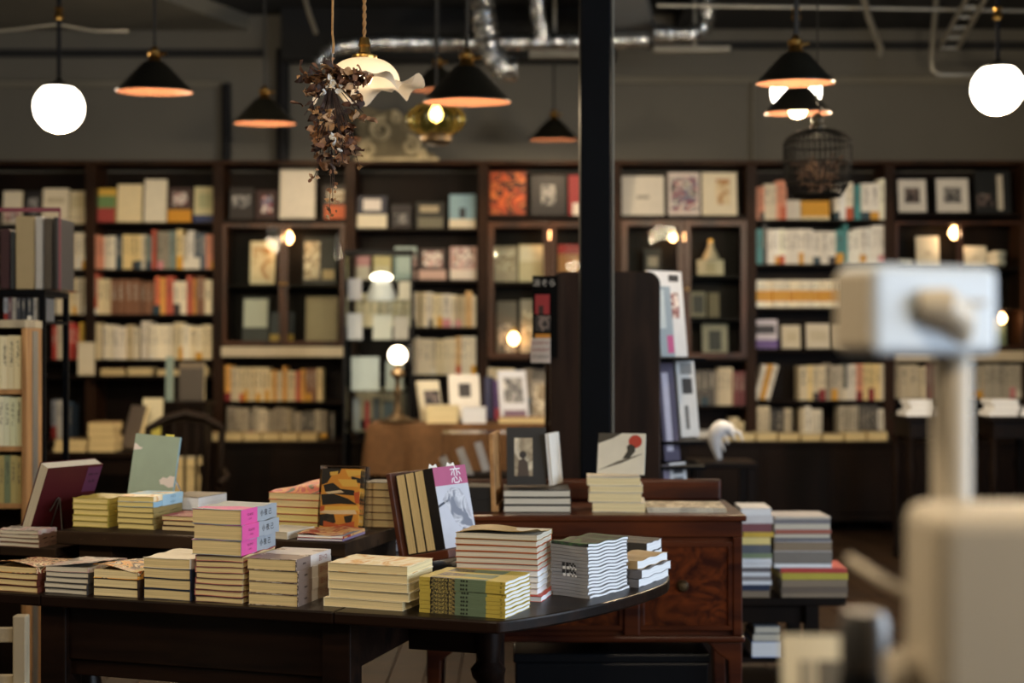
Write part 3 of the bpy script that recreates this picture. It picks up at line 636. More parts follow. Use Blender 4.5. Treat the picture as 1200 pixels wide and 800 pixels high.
for i, (px, h_, col) in enumerate(((68, 45, '8a8f98'), (74, 44, 'c9c4b8'), (80, 42, '4f6a86'), (86, 40, '2c3a4a'))):
    o = link('shelf_book', ub, None, (xx(px) - .015, YS - .1, .651 + 0)); o.scale = (.036, .16, h_ * S); o.color = lin(col)
    tag(o, '%s upright book, %s from left on ledge beside piled tan books' % (['grey', 'white', 'blue', 'dark-blue'][i], ordn(i + 1)), 'book', 'upright books on the left ledge')

# ------------------------------------------------------------------ hanging lamps
def pendant(px, py, Y, d, label, power=34, bulb=.03, drop=0):
    p = at(px, py, Y); t = thing('cone_pendant', label, 'lamp', p, 0, 'black cone pendant lamps'); r = d / 2; h = d * .40
    MB().lathe([(r, 0), (r * 1.01, .006), (r * .94, .018), (.06, h * .92), (.045, h)], 40).build('shade', 'shade_black', t, rot=(R(4.2), 0, 0), smooth=True)
    MB().lathe([(r * .995, .001), (r * .93, .016), (.058, h * .9), (0, h * .93)], 40).build('reflector', 'shade_copper', t, rot=(R(4.2), 0, 0), smooth=True)
    MB().lathe([(.046, h - .004), (.03, h + .01), (.026, h + .03), (.032, h + .034), (.032, h + .05), (.018, h + .06), (.012, h + .075), (0, h + .076)], 16).build('socket', 'brass', t, smooth=True)
    MB().tube([(.026, 0, h + .035), (.05, 0, h + .04), (.058, 0, h + .04)], .007, 8).build('switch', 'brass', t)
    MB().tube([(0, 0, h + .07), (0, 0, (h + ZC + .1 - p.z) / 2), (0, 0, ZC + .1 - p.z)], .007, 8).build('cord', 'cord_black', t)
    zb = h * .52 - drop
    MB().lathe([(0, zb - .045), (bulb * .7, zb - .036), (bulb, zb - .012), (bulb * .9, zb + .01), (bulb * .45, zb + .04), (.012, zb + .055)], 16).build('bulb', 'bulb_warm', t, smooth=True)
    lamp_point(t, (0, 0, zb - .06), power, (1, .76, .48), .03)
    return t
pendant(181, 108, 6.8, .36, 'black cone pendant right of left globe lamp')
pendant(310, 145, 8.2, .36, 'small black cone pendant left of dried bouquet')
pendant(547, 120, 5.8, .36, 'large black cone pendant in front of bubble glass lamp')
pendant(649, 164, 10.1, .355, 'small black cone pendant touching left side of pillar', power=10)
pendant(932, 98, 5.93, .32, 'upper of the two overlapping black cone pendants above birdcage')
pendant(935, 133, 6.93, .32, 'lower of the two overlapping black cone pendants above birdcage', drop=.045, bulb=.045)
pendant(393, 163, 10.0, .36, 'black cone pendant mostly hidden behind dried bouquet', power=8)
pendant(513, 106, 8.4, .32, 'black cone pendant peeking out left of the large centre pendant', power=8)
def globe(px, py, Y, d, label, power=66):
    p = at(px, py, Y); t = thing('globe_lamp', label, 'lamp', p, 0, 'white globe lamps'); r = d / 2
    pts = [(r * math.sin(a), -r * math.cos(a)) for a in [math.pi * k / 20 for k in range(17)]]
    g_ = MB().lathe([(0, -r)] + pts[1:] , 32).build('glass_globe', 'globe_glow', t, smooth=True)
    zt = pts[-1][1]; rt = pts[-1][0]
    MB().lathe([(rt * 1.05, zt - .004), (rt * 1.08, zt + .006), (rt * .9, zt + .014), (.02, zt + .03), (.012, zt + .05), (0, zt + .05)], 24).build('cap', 'shade_black', t, smooth=True)
    MB().tube([(0, 0, zt + .04), (0, 0, .5), (0, 0, ZC - .02 - p.z)], .011, 8).build('rod', 'pipe_black', t)
    MB().lathe([(.012, 0), (.024, .01), (.024, .03), (.015, .045), (.024, .06), (.012, .07)], 12, c=(0, 0, min(at(0, 24, Y).z - p.z, .6))).build('joint', 'brass', t, smooth=True)
    lamp_point(t, (0, 0, -r - .05), power, (1, .8, .55), .1)
globe(69, 126, 7.2, .25, 'white globe lamp at far left')
globe(1169, 104, 7.0, .252, 'white globe lamp at far right')
globe(933, 107, 7.4, .26, 'white globe lamp hidden behind double pendants')
# added globe lamps, unseen above the frame, to brighten table and counter fronts
for x_, gy_, nm_ in ((-2.2, 2.5, 'leftmost'), (-.7, 1.15, 'middle'), (.9, .25, 'rightmost')):
    globe(600 + x_ * FPX / gy_, HOR - (2.72 - CAMZ) * FPX / gy_, gy_, .25, '%s added white fill globe, unseen above the counter' % nm_, power=62)

# milk glass shade with ruffled rim
p = at(427, 100, 3.75)
t = thing('ruffled_lamp', 'white ruffled milk glass pendant on a twisted cord behind bouquet', 'lamp', p)
vs = []; seg, rings = 96, 16
for i in range(seg):
    a = 2 * math.pi * i / seg
    for j in range(rings):
        s_ = j / (rings - 1)
        if s_ < .62: q = s_ / .62; r_ = .028 + .066 * math.sin(q * math.pi / 2) ; z = .068 - .062 * (1 - math.cos(q * math.pi / 2))
        else:
            q = (s_ - .62) / .38; ruf = q ** 1.3
            r_ = .094 + .046 * q + .014 * ruf * math.sin(5 * a + 1) + .006 * ruf * math.sin(11 * a); z = .006 - .016 * q + .020 * ruf * math.cos(5 * a + .3) + .009 * ruf * math.cos(13 * a + 1) + .012 * ruf * math.cos(a)
        vs.append((r_ * math.cos(a), r_ * math.sin(a), z))
fs = [(i * rings + j, ((i + 1) % seg) * rings + j, ((i + 1) % seg) * rings + j + 1, i * rings + j + 1) for i in range(seg) for j in range(rings - 1)]
MB().add(vs, fs).build('glass_shade', 'opal', t, smooth=True)
MB().lathe([(.030, .062), (.034, .072), (.033, .078), (.016, .084), (.013, .10), (.017, .105), (.012, .125), (0, .126)], 18).build('holder', 'brass', t, smooth=True)
MB().lathe([(0, .002), (.016, .006), (.022, .02), (.014, .045), (.01, .06)], 14).build('bulb', 'bulb_soft', t, smooth=True)
for ph in (0, math.pi):
    MB().tube([(.0028 * math.cos(k * .9 + ph), .0028 * math.sin(k * .9 + ph), .12 + k * .006) for k in range(int((ZC + .1 - p.z - .12) / .006))], .0028, 5).build('cord_strand', 'rope', t)
lamp_point(t, (0, 0, -.012), .55, (1, .82, .6), .02)

# bubble glass lamp
p = at(511, 140, 7.0); t = thing('bubble_lamp', 'amber bubble glass lantern below the large centre pendant', 'lamp', p); rr_ = .15
vs = []; seg, rings = 64, 12
for i in range(seg):
    a = 2 * math.pi * i / seg; lob = 1 - .14 * abs(math.sin(4 * a)) ** 3
    for j in range(rings):
        b_ = -1.25 + 2.5 * j / (rings - 1); vs.append((rr_ * lob * math.cos(b_) * math.cos(a), rr_ * lob * math.cos(b_) * math.sin(a), .085 * math.sin(b_) / .95))
fs = [(i * rings + j, ((i + 1) % seg) * rings + j, ((i + 1) % seg) * rings + j + 1, i * rings + j + 1) for i in range(seg) for j in range(rings - 1)]
MB().add(vs, fs).build('bubble_glass', 'amber_glass', t, smooth=True)
for k in range(9):
    a = k * math.pi / 4; MB().tube([(rr_ * .9 * math.cos(q) * math.cos(a) , rr_ * .9 * math.cos(q) * math.sin(a), .088 * math.sin(q)) for q in [-1.3 + 2.6 * i / 10 for i in range(11)]], .0035, 6).build('cage_rib', 'bronze', t) if k < 8 else None
MB().lathe([(.075, -.075), (.08, -.085), (.075, -.11), (.05, -.125), (0, -.128)], 20).build('lower_cup', 'bronze', t, smooth=True)
MB().lathe([(.06, .08), (.065, .09), (.03, .105), (.012, .13), (0, .13)], 20).build('cap', 'brass', t, smooth=True)
MB().tube([(0, 0, .12), (0, 0, .8), (0, 0, ZC + .1 - p.z)], .006, 6).build('cord', 'cord_black', t)
MB().lathe([(0, -.03), (.026, -.015), (.034, .012), (.022, .04), (.012, .06)], 14, c=(.0, 0, .015)).build('bulb', 'bulb_warm', t, smooth=True)
lamp_point(t, (0, 0, -.04), 1.5, (1, .78, .4), .03)

# bird cage
p = at(958, 192, 6.45); t = thing('birdcage', 'dark wire birdcage hanging under the double pendants', 'birdcage', p)
s_ = 6.5 / FPX; rc = 39 * s_; zt, zs, zb = 40 * s_, 22 * s_, -37 * s_
prof = []
for k in range(9):
    a = k / 8 * math.pi / 2; prof.append((rc * (.16 + .84 * math.sin(a)), zs + (zt - zs) * math.cos(a)))
prof += [(rc, 0), (rc * .97, zb * .45), (rc * .8, zb * .85), (rc * .68, zb)]
for k in range(40):
    a = 2 * math.pi * k / 40; MB().tube([(r_ * math.cos(a), r_ * math.sin(a), z) for r_, z in prof], .003, 4).build('wire', 'wire_black', t)
for r_, z, th in ((rc, zs, .004), (rc, 0, .004), (rc * .9, zb * .66, .004), (rc * .68, zb, .006)):
    MB().tube([(r_ * math.cos(a), r_ * math.sin(a), z) for a in [2 * math.pi * i / 40 for i in range(40)]], th, 6, close=True).build('hoop', 'wire_black', t)
MB().lathe([(0, zb - .004), (rc * .7, zb - .004), (rc * .7, zb + .006), (0, zb + .006)], 32).build('tray', 'wire_black', t)
MB().lathe([(.03, zt - .005), (.034, zt + .01), (.02, zt + .03), (.028, zt + .05), (.012, zt + .075), (0, zt + .076)], 14).build('finial', 'shade_black', t, smooth=True)
MB().tube([(0, 0, zt + .07), (.02, 0, zt + .085), (.022, 0, zt + .1), (0, 0, zt + .115), (0, 0, zt + .4), (0, 0, ZC + .1 - p.z)], .004, 6).build('hook', 'shade_black', t)
nm = MB()
for k in range(60):
    a = rnd.uniform(0, 6.28); r_ = rc * .5 * rnd.uniform(.3, 1); q = Vector((r_ * math.cos(a), r_ * math.sin(a), zb + .02 + rnd.uniform(0, .12)))
    d_ = Vector((rnd.uniform(-1, 1), rnd.uniform(-1, 1), rnd.uniform(-.6, .9))) * .06; nm.tube([q, q + d_ * .5 + Vector((0, 0, .01)), q + d_], .005, 4)
nm.build('dried_nest', 'nest', t)

# carved plaster ornament standing on the bookcase
def scroll(c, r0, turns, sgn, n=26):
    return [(c[0] + sgn * r0 * (1 - .8 * i / n) * math.cos(turns * 6.283 * i / n + 1.2), c[1] + r0 * (1 - .8 * i / n) * math.sin(turns * 6.283 * i / n + 1.2)) for i in range(n + 1)]
x0, x1, zb_ = xx(417), xx(512), zz(193) + .03
W = x1 - x0; H = .44
t = thing('plaster_ornament', 'carved pale plaster scroll ornament on top of bookcase behind bouquet', 'ornament', ((x0 + x1) / 2, YS + .12, zb_))
poly = [(-W/2, 0), (W/2, 0), (W/2 - .02, .06), (W * .32, .09), (W * .24, .2), (W * .12, .32), (0, .4), (-W * .2, .38), (-W * .42, .42), (-W/2, .36)]
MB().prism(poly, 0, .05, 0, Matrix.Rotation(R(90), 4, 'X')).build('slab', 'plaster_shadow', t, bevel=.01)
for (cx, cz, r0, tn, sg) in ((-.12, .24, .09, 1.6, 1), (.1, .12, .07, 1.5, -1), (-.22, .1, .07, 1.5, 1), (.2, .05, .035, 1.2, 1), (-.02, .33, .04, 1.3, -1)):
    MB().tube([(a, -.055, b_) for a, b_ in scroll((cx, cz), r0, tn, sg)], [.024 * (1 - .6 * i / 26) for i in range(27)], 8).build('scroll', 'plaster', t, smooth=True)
MB().box(-W/2 - .01, W/2 + .01, -.08, .01, 0, .03).build('base_moulding', 'plaster', t, bevel=.006)

# dried flower bouquet on a string
p = at(388, 90, 3.3); t = thing('dried_bouquet', 'brown dried flower bouquet hanging upside down from a string', 'dried flowers', p)
MB().tube([(.004, 0, 0), (.003, 0, .04), (.004, 0, .12), (.002, 0, ZC + .1 - p.z)], .0012, 5).build('thread', 'conduit', t)
MB().tube([(.004, 0, .055), (.006, 0, .075), (.003, 0, .1), (.004, 0, .2), (.003, 0, ZC + .1 - p.z)], .0028, 6).build('string', 'rope', t)
lf = []
for k in range(5):
    vs = []; n = 6
    for i in range(n + 1):
        q = i / n; wd = .32 * math.sin(math.pi * min(1, q ** .8)) * (1 + .15 * math.sin(9 * q + k)); cu = .22 * math.sin(q * 3 + k)
        for j, s_ in enumerate((-1, 0, 1)): vs.append((s_ * wd, q, cu + .14 * abs(s_) * (1 if k % 2 else -1) + .05 * math.sin(7 * q + s_ * 2)))
    fs = [(i*3+j, i*3+j+1, i*3+j+4, i*3+j+3) for i in range(n) for j in range(2)]
    lf.append(MB().add(vs, fs).mesh('leaf', 'dry_leaf%d' % k, smooth=True))
stemm = []
u3 = 3.3 / FPX
for k in range(62):
    # branch spread: column about 80 px wide, tapering downward
    pyq = rnd.uniform(-18, 106); half = 38 if pyq < 70 else 28
    dx = (rnd.uniform(-half, half) + 4) * u3; dy = rnd.uniform(-.05, .05); zq = -pyq * u3
    if k < 9: dx = rnd.uniform(.02, .085); zq = rnd.uniform(-.03, .02)
    pts = [Vector((dx * .15, dy * .1, min(.0, zq * .2))), Vector((dx * .6, dy * .6, zq * .6)), Vector((dx, dy, zq))]
    MB().tube(pts, .0013, 4).build('stem', 'dry_leaf3', t)
    for j in range(4):
        c = pts[1].lerp(pts[2], rnd.uniform(.2, 1.1)); o = link('leaf', rnd.choice(lf), t, c + Vector((rnd.gauss(0, .007), rnd.gauss(0, .01), rnd.gauss(0, .007))), (rnd.uniform(0, 6.28), rnd.uniform(0, 6.28), rnd.uniform(0, 6.28)))
        s_ = rnd.uniform(.017, .036); o.scale = (s_, s_, s_)
pale = MB()
pet = lf[0].copy(); pet.materials.clear(); pet.materials.append(M['dry_pale'])
for (dx, zq) in ((4, 16), (10, 24), (-2, 26), (6, 80), (8, 92)):
    for j in range(3):
        o = link('petal', pet, t, ((dx + rnd.uniform(-3, 3)) * u3, -.055, -(zq - 6 + rnd.uniform(-4, 4)) * u3), (rnd.uniform(0, 6.28), rnd.uniform(0, 6.28), rnd.uniform(0, 6.28))); s_ = rnd.uniform(.012, .02); o.scale = (s_,) * 3
for (x_, z_) in ((2, 112), (-20, 118), (4, 132), (2, 146), (-2, 158)):     # trailing seed heads
    MB().tube([(0, 0, -.17), (x_ * u3 * .6, .004, -z_ * u3 * .8), (x_ * u3, 0, -z_ * u3)], .0009, 4).build('stem', 'dry_leaf3', t)
    for j in range(7):
        o = link('leaf', lf[rnd.choice((1, 2, 4))], t, (x_ * u3 + rnd.gauss(0, .006), rnd.gauss(0, .006), -z_ * u3 + rnd.gauss(0, .008)), (rnd.uniform(0, 6.28), rnd.uniform(0, 6.28), 0)); s_ = rnd.uniform(.008, .014); o.scale = (s_,) * 3

# ------------------------------------------------------------------ front table
TH = -R(17); U = Vector((math.cos(TH), math.sin(TH), 0)); V = Vector((-math.sin(TH), math.cos(TH), 0)); P0 = Vector((-.015, 3.05, 0)); ZT = .72; TD = 1.24
def tl(u, v, z=0): return P0 + U * u + V * v + Vector((0, 0, z))
tb = thing('drop_leaf_table', 'dark drop-leaf table with rounded ends carrying the front book stacks', 'table', tl(-.78, 0), TH)
def leaf_poly(sgn):   # local x from hinge outward
    pts = [(.38 * sgn, 0), (.74 * sgn, 0)]
    b_ = TD / 2
    for k in range(1, 36):
        v = b_ - b_ * math.cos(math.pi * k / 36); q = 1 - abs((v - b_) / b_) ** 1.5; pts.append(((.76 + .255 * q ** .8) * sgn, v))
    pts += [(.74 * sgn, TD), (.38 * sgn, TD)]
    return pts if sgn > 0 else pts[::-1]
MB().box(-.379, .379, 0, TD, ZT - .028, ZT).build('centre_board', 'table_wood', tb, bevel=.004)
for s_ in (-1, 1): MB().prism(leaf_poly(s_), ZT - .028, ZT).build('leaf', 'table_wood', tb, bevel=.005)
MB().box(-.36, .36, .05, .075, ZT - .16, ZT - .028).build('apron', 'table_wood', tb, bevel=.003)
MB().box(-.36, .36, TD - .075, TD - .05, ZT - .16, ZT - .028).build('apron', 'table_wood', tb, bevel=.003)
for s_ in (-1, 1): MB().box(s_ * .36 - .012, s_ * .36 + .012, .07, TD - .07, ZT - .16, ZT - .028).build('apron', 'table_wood', tb, bevel=.003)
for x_ in (-.37, .37):
    for y_ in (.07, TD - .07): MB().box(x_ - .035, x_ + .035, y_ - .035, y_ + .035, 0, ZT - .028).build('leg', 'table_wood', tb, bevel=.004)
MB().box(-.36, .36, .06, .085, .52, .56).build('stretcher', 'table_wood', tb, bevel=.003)
for s_ in (-1, 1):
    MB().lathe([(0, 0), (.05, 0), (.055, .03), (.03, .06), (.025, .12), (.045, .2), (.05, .3), (.03, .42), (.022, .46), (.04, .48), (.045, .5), (.028, .52), (.034, .56), (.034, ZT - .03)], 20, c=(s_ * .58, .5, 0)).build('gate_leg', 'table_wood', tb, smooth=True)
    MB().box(min(s_ * .372, s_ * .58), max(s_ * .372, s_ * .58), .48, .52, .54, .60).build('gate_rail', 'table_wood', tb, bevel=.003)

def riser(name, label, pc, W, D, H, T, rz=TH):
    t = thing(name, label, 'riser', pc, rz, 'display boards on the front table')
    MB().box(-W, 0, 0, D, H - T, H).build('board', 'riser_wood', t, bevel=.003)
    for x_ in ((-W + .1, -.10) if H > .06 else (-W + .05, -.05)):
        MB().box(x_ - .05, x_ + .05, .03, D - .03, 0, H - T).build('block', 'riser_wood', t, bevel=.003)
    return t
ZR = .82
riser('table_riser', 'dark wooden riser plank across the back of the front table', Vector((-.4165, 3.56, ZT)), .84, .50, .10, .036)
ZL = .77
riser('table_riser', 'low dark plank at left end carrying the red book', Vector((-1.225, 3.82, ZT)), .42, .42, .05, .025)

# ------------------------------------------------------------------ books with covers and pages
def book(W, L, T, label, cover='d8cfb8', pg='page_cream', spine='right', matrix=None, loc=None, rz=0, flat=True, group=None, wave=0, wphase=0, curl=None, band=None, text=None, name='paperback', ct=.0011, covmat=None, cat='book', side_pages=None):
    """local: x = across, y = along, z = thickness; spine: which side carries the spine"""
    if flat: Mx = Matrix.Translation(loc) @ Matrix.Rotation(rz, 4, 'Z')
    else: Mx = matrix
    t = thing(name, label, cat, matrix=Mx, group=group)
    x0, x1 = -W/2, W/2; y0, y1 = (-L/2, L/2) if flat else (0, L)
    wf = (lambda x, y, z: 0) if not wave else (lambda x, y, z: wave * math.sin((x - x0) / W * 5 + wphase) * .5 + wave * math.sin((y - y0) / L * 15 + wphase))
    n = 1 if not wave else 12
    ny = 1 if not wave else 18
    e = .0016
    px0, px1, py0, py1 = x0 + e, x1 - e, y0 + e, y1 - e
    MB().gbox(px0, px1, py0, py1, ct, T - ct, n, ny, wf).build('page_block', pg, t)
    cv = MB(); cv.gbox(x0, x1, y0, y1, 0, ct, n, ny, wf)
    if curl: cv.gbox(x0, x1, y0, y1, T - ct, T, 10, 10, lambda x, y, z: curl((x - x0) / W, (y - y0) / L) + wf(x, y, z))
    else: cv.gbox(x0, x1, y0, y1, T - ct, T, n, ny, wf)
    sp = {'right': (x1 - e, x1, y0, y1), 'left': (x0, x0 + e, y0, y1), 'front': (x0, x1, y0, y0 + e), 'back': (x0, x1, y1 - e, y1)}[spine]
    cv.gbox(*sp, ct, T - ct, n if spine in ('front', 'back') else 1, 1 if spine in ('front', 'back') else ny, wf)
    c_ = cv.build('cover', covmat or 'cover', t, smooth=bool(wave or curl)); c_.color = lin(cover)
    if band:
        for (f0, f1, col) in band:
            g = .0005; bm_ = MB()
            if spine == 'right':
                a, b_ = y0 + f0 * L, y0 + f1 * L; bm_.box(x0, x1 + g, a, b_, T, T + g).box(x1, x1 + g, a, b_, 0, T)
            elif spine == 'front':
                a, b_ = x0 + f0 * W, x0 + f1 * W; bm_.box(a, b_, y0 - g, y1, T, T + g).box(a, b_, y0 - g, y0, 0, T)
            else:
                a, b_ = y0 + f0 * L, y0 + f1 * L; bm_.box(x0 - g, x1, a, b_, T, T + g).box(x0 - g, x0, a, b_, 0, T)
            q = bm_.build('paper_band', M[col] if col in M else 'cover', c_)
            if col not in M: q.color = lin(col)
    if text:
        for (s, size, f, col, up) in text:
            if spine == 'right': lettering(c_, s, size, (x1 + .0011, y0 + f * L, T / 2 + up), (R(90), 0, R(90)), col)
            elif spine == 'front': lettering(c_, s, size, (x0 + f * W, y0 - .0011, T / 2 + up), (R(90), 0, 0), col)
    return t
def stack(corner, z, rz, W, L, items, group, jit=.003):
    """items bottom to top: dict(T, label, ...)"""
    c, s = math.cos(rz), math.sin(rz); n = len(items)
    for i, it in enumerate(items):
        it = dict(it); T = it.pop('T'); dx = it.pop('dx', 0); dy = it.pop('dy', 0); jr = it.pop('jr', rnd.uniform(-.012, .012) if jit else 0)
        lx, ly = W / 2 + dx + rnd.uniform(-jit, jit) * .6, L / 2 + dy + rnd.uniform(-jit, jit) * .6
        book(W, L, T, loc=Vector((corner[0] + c * lx - s * ly, corner[1] + s * lx + c * ly, z)), rz=rz + jr, group=group, **it)
        z += T + .0006
    return z
def nth(i, n):   # position words inside a stack, i from bottom
    if i == n - 1: return 'topmost'
    if i == 0: return 'lowest'
    return ordn(n - i) + ' from top'
pattern('cov_floral', ['c98a3a', '3a2a20', 'd8b890', '8a3a24', 'e0cda8', '5a4a30'], 22); pattern('cov_orange', ['d98a2c', 'e0a850', '4a2a1a', 'd2c0a0', 'b55a20'], 18)
pattern('cov_greypink', ['b8aca4', 'c9a8a4', 'd8d0c8', '8a807c'], 16, hard=False); pattern('cov_brown', ['5a463c', '8a7466', 'b5a494', '40322c', 'cfc4b8'], 30)
pattern('cov_map', ['efe3c0', 'e8d7ab', 'f2e9cf', 'd9a860', 'efe3c0'], 10, hard=False); pattern('cov_green', ['141a14', '1c3a1e', '0f120f', '2f5a2c', '181c18'], 7, hard=False)
pattern('cov_art', ['e8d8b8', 'e0a23a', '1d1712', 'd9803a', 'e8b850', '1a1414', 'e0a23a'], 11, stretch=(1, 1.4, 1)); pattern('cov_red', ['c2463a', 'd9853e', 'd2604a', '5a5030', 'b5342e'], 13); pattern('cov_kraft', ['8a7038', '9a804a'], 10, hard=False)
pattern('cov_lace', ['3a342c', '2a261e', '8a7a4a', '30382c'], 90, stretch=(1, 1, 1)); pattern('cov_amber', ['c9905a', 'd8a870', 'a83a2c', 'e0bd8c'], 12)

G1 = 'books stacked along the front edge of the table'
wv = lambda a, i: dict(wave=a, wphase=i * .7)
cA = (-1.253, 3.442)
stack((-1.253, 3.447), ZT, TH, .121, .17, [dict(T=.0145, pg='page_tan', cover='5a2a1c', covmat=('cov_floral' if i == 3 else None), label='%s book of the leftmost front stack, floral brown cover stack' % nth(i, 4), curl=(lambda a, b: .012 * (1 - a) * (1 - b) ** 2 + .008 * math.sin(3 * a) * (1 - b)) if i == 3 else None, **wv(.0012, i)) for i in range(4)], G1)
stack((-1.123, 3.417), ZT, TH, .119, .17, [dict(T=.0125, pg='page_grey', cover='4a4644', covmat=('cov_greypink' if i == 4 else None), label='%s book of the grey-paged front stack, second from left' % nth(i, 5), curl=(lambda a, b: .012 * a * (1 - b)) if i == 4 else None, **wv(.001, i)) for i in range(5)], G1)
stack((-.994, 3.377), ZT, TH, .121, .17, [dict(T=.0205, pg='page_cream', cover='3a2a20', covmat=('cov_orange' if i == 2 else None), label='%s book of the three-book orange-covered front stack' % nth(i, 3), curl=(lambda a, b: .012 * (1 - a) * (1 - b) + .004 * math.sin(5 * a)) if i == 2 else None, **wv(.0008, i)) for i in range(3)], G1)
stack((-.866, 3.34), ZT, TH, .124, .17, [dict(T=.0235, pg='page_tan', cover='2c3448' if i < 3 else 'e3dbc8', label='%s of four navy-bound books left of the pink-banded stack' % nth(i, 4), **wv(.0011, i)) for i in range(4)], G1)
z = stack((-.735, 3.300), ZT, TH, .122, .17, [dict(T=.0132, pg='page_tan', cover='a8605c' if i % 2 else '6a4a44', spine='left', label='%s of the thin books beneath the pink-banded books' % nth(i, 8), **wv(.0014, i)) for i in range(8)], G1)
z = stack((-.742, 3.296), z, TH, .126, .185, [dict(T=.0345, pg='page_tan', cover='99a2ab', spine='right', band=[(0, .44, 'd8529c')], label='%s grey book with bright pink paper band' % ['lowest', 'middle', 'topmost'][i], dx=[-.002, .004, 0][i], jr=[.03, -.01, .01][i], text=[('小 夜 己', .0165, .68, '2a2c30', 0), ('TO-KYO', .008, .24, '7a2a5a', .004), ('- 12345 -', .006, .24, '9a3a72', -.006)], **wv(.0012, i)) for i in range(3)], G1, jit=.001)
stack((-.606, 3.262), ZT, TH, .124, .19, [dict(T=.0262, pg='page_tan', cover='6d5a50', covmat='cov_brown', spine='right', band=[(.02, .40, '7a6a62'), (.40, .58, 'cfcac6'), (.58, .98, 'c9c4c2' if i == 3 else '9c846a')], label='%s of four brown-patterned books right of pink-banded stack' % nth(i, 4), text=[('回トロ:', .015, .76, '8a3a2c', 0), ('●●●', .006, .22, '3a2c28', 0)], **wv(.0007, i)) for i in range(4)], G1)
rz = -R(20)
stack((-.4185, 3.240), ZT, rz, .198, .145, [dict(T=.0195, pg='page_cream', cover='e8dcba', covmat='cov_map' if i == 4 else None, spine='left', dx=-.012 if i == 0 else 0, label='%s of five long cream books left of green and yellow booklets' % nth(i, 5), **wv(.0007, i)) for i in range(5)], G1)
rz = -R(23); W = .208; c, s = math.cos(rz), math.sin(rz)
stack((-.0148 - c * W, 3.085 - s * W), ZT, rz, W, .145, [dict(T=.0083, pg='page_white', cover='bda94a', spine='front', band=[(.13, .42, 'cov_lace'), (.42, .78, '66795f')], label='%s yellow and green booklet in the front stack of nine' % nth(i, 9), text=[('●●-●', .0062, .53, '141a12', 0), ('ソンメルト', .0085, .28, 'd8c670', 0), ('ヌ', .007, .955, '1a1a10', 0)], **wv(.0006, i)) for i in range(9)], G1, jit=.002)
rz = -R(15); W = .2; c, s = math.cos(rz), math.sin(rz)
items = []
for i in range(11):
    d = dict(T=.0133, pg='page_white' if i < 5 else 'page_grey', cover=('c8402a' if i in (0, 5) else 'd9d4cc' if i < 5 else 'b5653c'), spine='back', label='%s book of the tall stack topped with loose kraft paper' % nth(i, 11), **wv(.0008, i))
    if i == 0: d.update(dx=.012, dy=-.012)
    if i == 10: d.update(covmat='cov_kraft', curl=lambda a, b: .016 * a * (1 - b) ** 2 * (1 if a < .8 else 1) + .004 * math.sin(6 * a), cover='8a7038')
    items.append(d)
stack((.06 - c * W, 3.305 - s * W), ZT, rz, W, .145, items, G1)
rz = -R(35); W = .104; c, s = math.cos(rz), math.sin(rz)
stack((.178 - c * W, 3.332 - s * W), ZT, rz, W, .185, [dict(T=.0074, pg='page_white', cover='8a8a8c', covmat='cov_green' if i == 15 else None, spine='front', label='%s thin magazine of the wavy stack with dark green cover' % nth(i, 16), wave=.0017, wphase=.07 * i, dx=.004 if i == 0 else 0, text=[('▉ ▉▚▚', .009, .5, ['e8e8e6', '1c1c1e'][i % 2], 0)] if 6 <= i <= 9 else None) for i in range(16)], G1, jit=.0025)
rz = -R(28); W = .085; c, s = math.cos(rz), math.sin(rz)
stack((.310 - c * W, 3.487 - s * W), ZT, rz, W, .20, [dict(T=.021, pg='page_white', cover=['77767a', '6d6a6c', 'b09468'][i], spine='front', label='%s of three white-paged books at the rounded table end' % ['lowest', 'middle', 'topmost tan-covered'][i], dx=[0, .008, -.004][i], wave=.0016, wphase=i) for i in range(3)], G1)
stack((.20, 3.80), ZT, -R(25), .17, .12, [dict(T=.025, pg='page_white', cover='34322f', spine='front', label='%s of the white-paged books behind the dark green magazines' % nth(i, 3), wave=.001) for i in range(3)], G1)
# green cover lettering and picture mark
# ---- display stand with the bird cover book
def stand_matrix(loc, yaw, tilt, roll=0):
    y_, t_ = R(yaw), R(tilt)
    n = Vector((math.sin(y_) * math.cos(t_), -math.cos(y_) * math.cos(t_), math.sin(t_))); up = Vector((-math.sin(y_) * math.sin(t_), math.cos(y_) * math.sin(t_), math.cos(t_))); x = up.cross(n)
    mm = Matrix(((x.x, up.x, n.x, loc[0]), (x.y, up.y, n.y, loc[1]), (x.z, up.z, n.z, loc[2]), (0, 0, 0, 1)))
    return mm @ Matrix.Rotation(R(roll), 4, 'Z')
loc = Vector((-.232, 3.86, ZT + .009)); mx = stand_matrix(loc, 54, 12)
t = thing('book_stand', 'reddish wooden book stand holding the bird book', 'book stand', matrix=mx)
MB().box(-.085, .085, 0, .25, -.022, -.006).build('back_board', 'stand_wood', t, bevel=.003)
MB().box(-.085, .085, 0, .024, -.006, .15).build('foot_ledge', 'stand_wood', t, bevel=.003)
MB().box(-.03, .03, .006, .16, -.034, -.022).build('brace', 'stand_wood', t, bevel=.003)
pattern('cov_bird', ['8f93a0', 'b9bcc6', 'a8a9b4', 'd5d7de', '7d8290'], 14, hard=False)
G2 = 'books propped on stands'
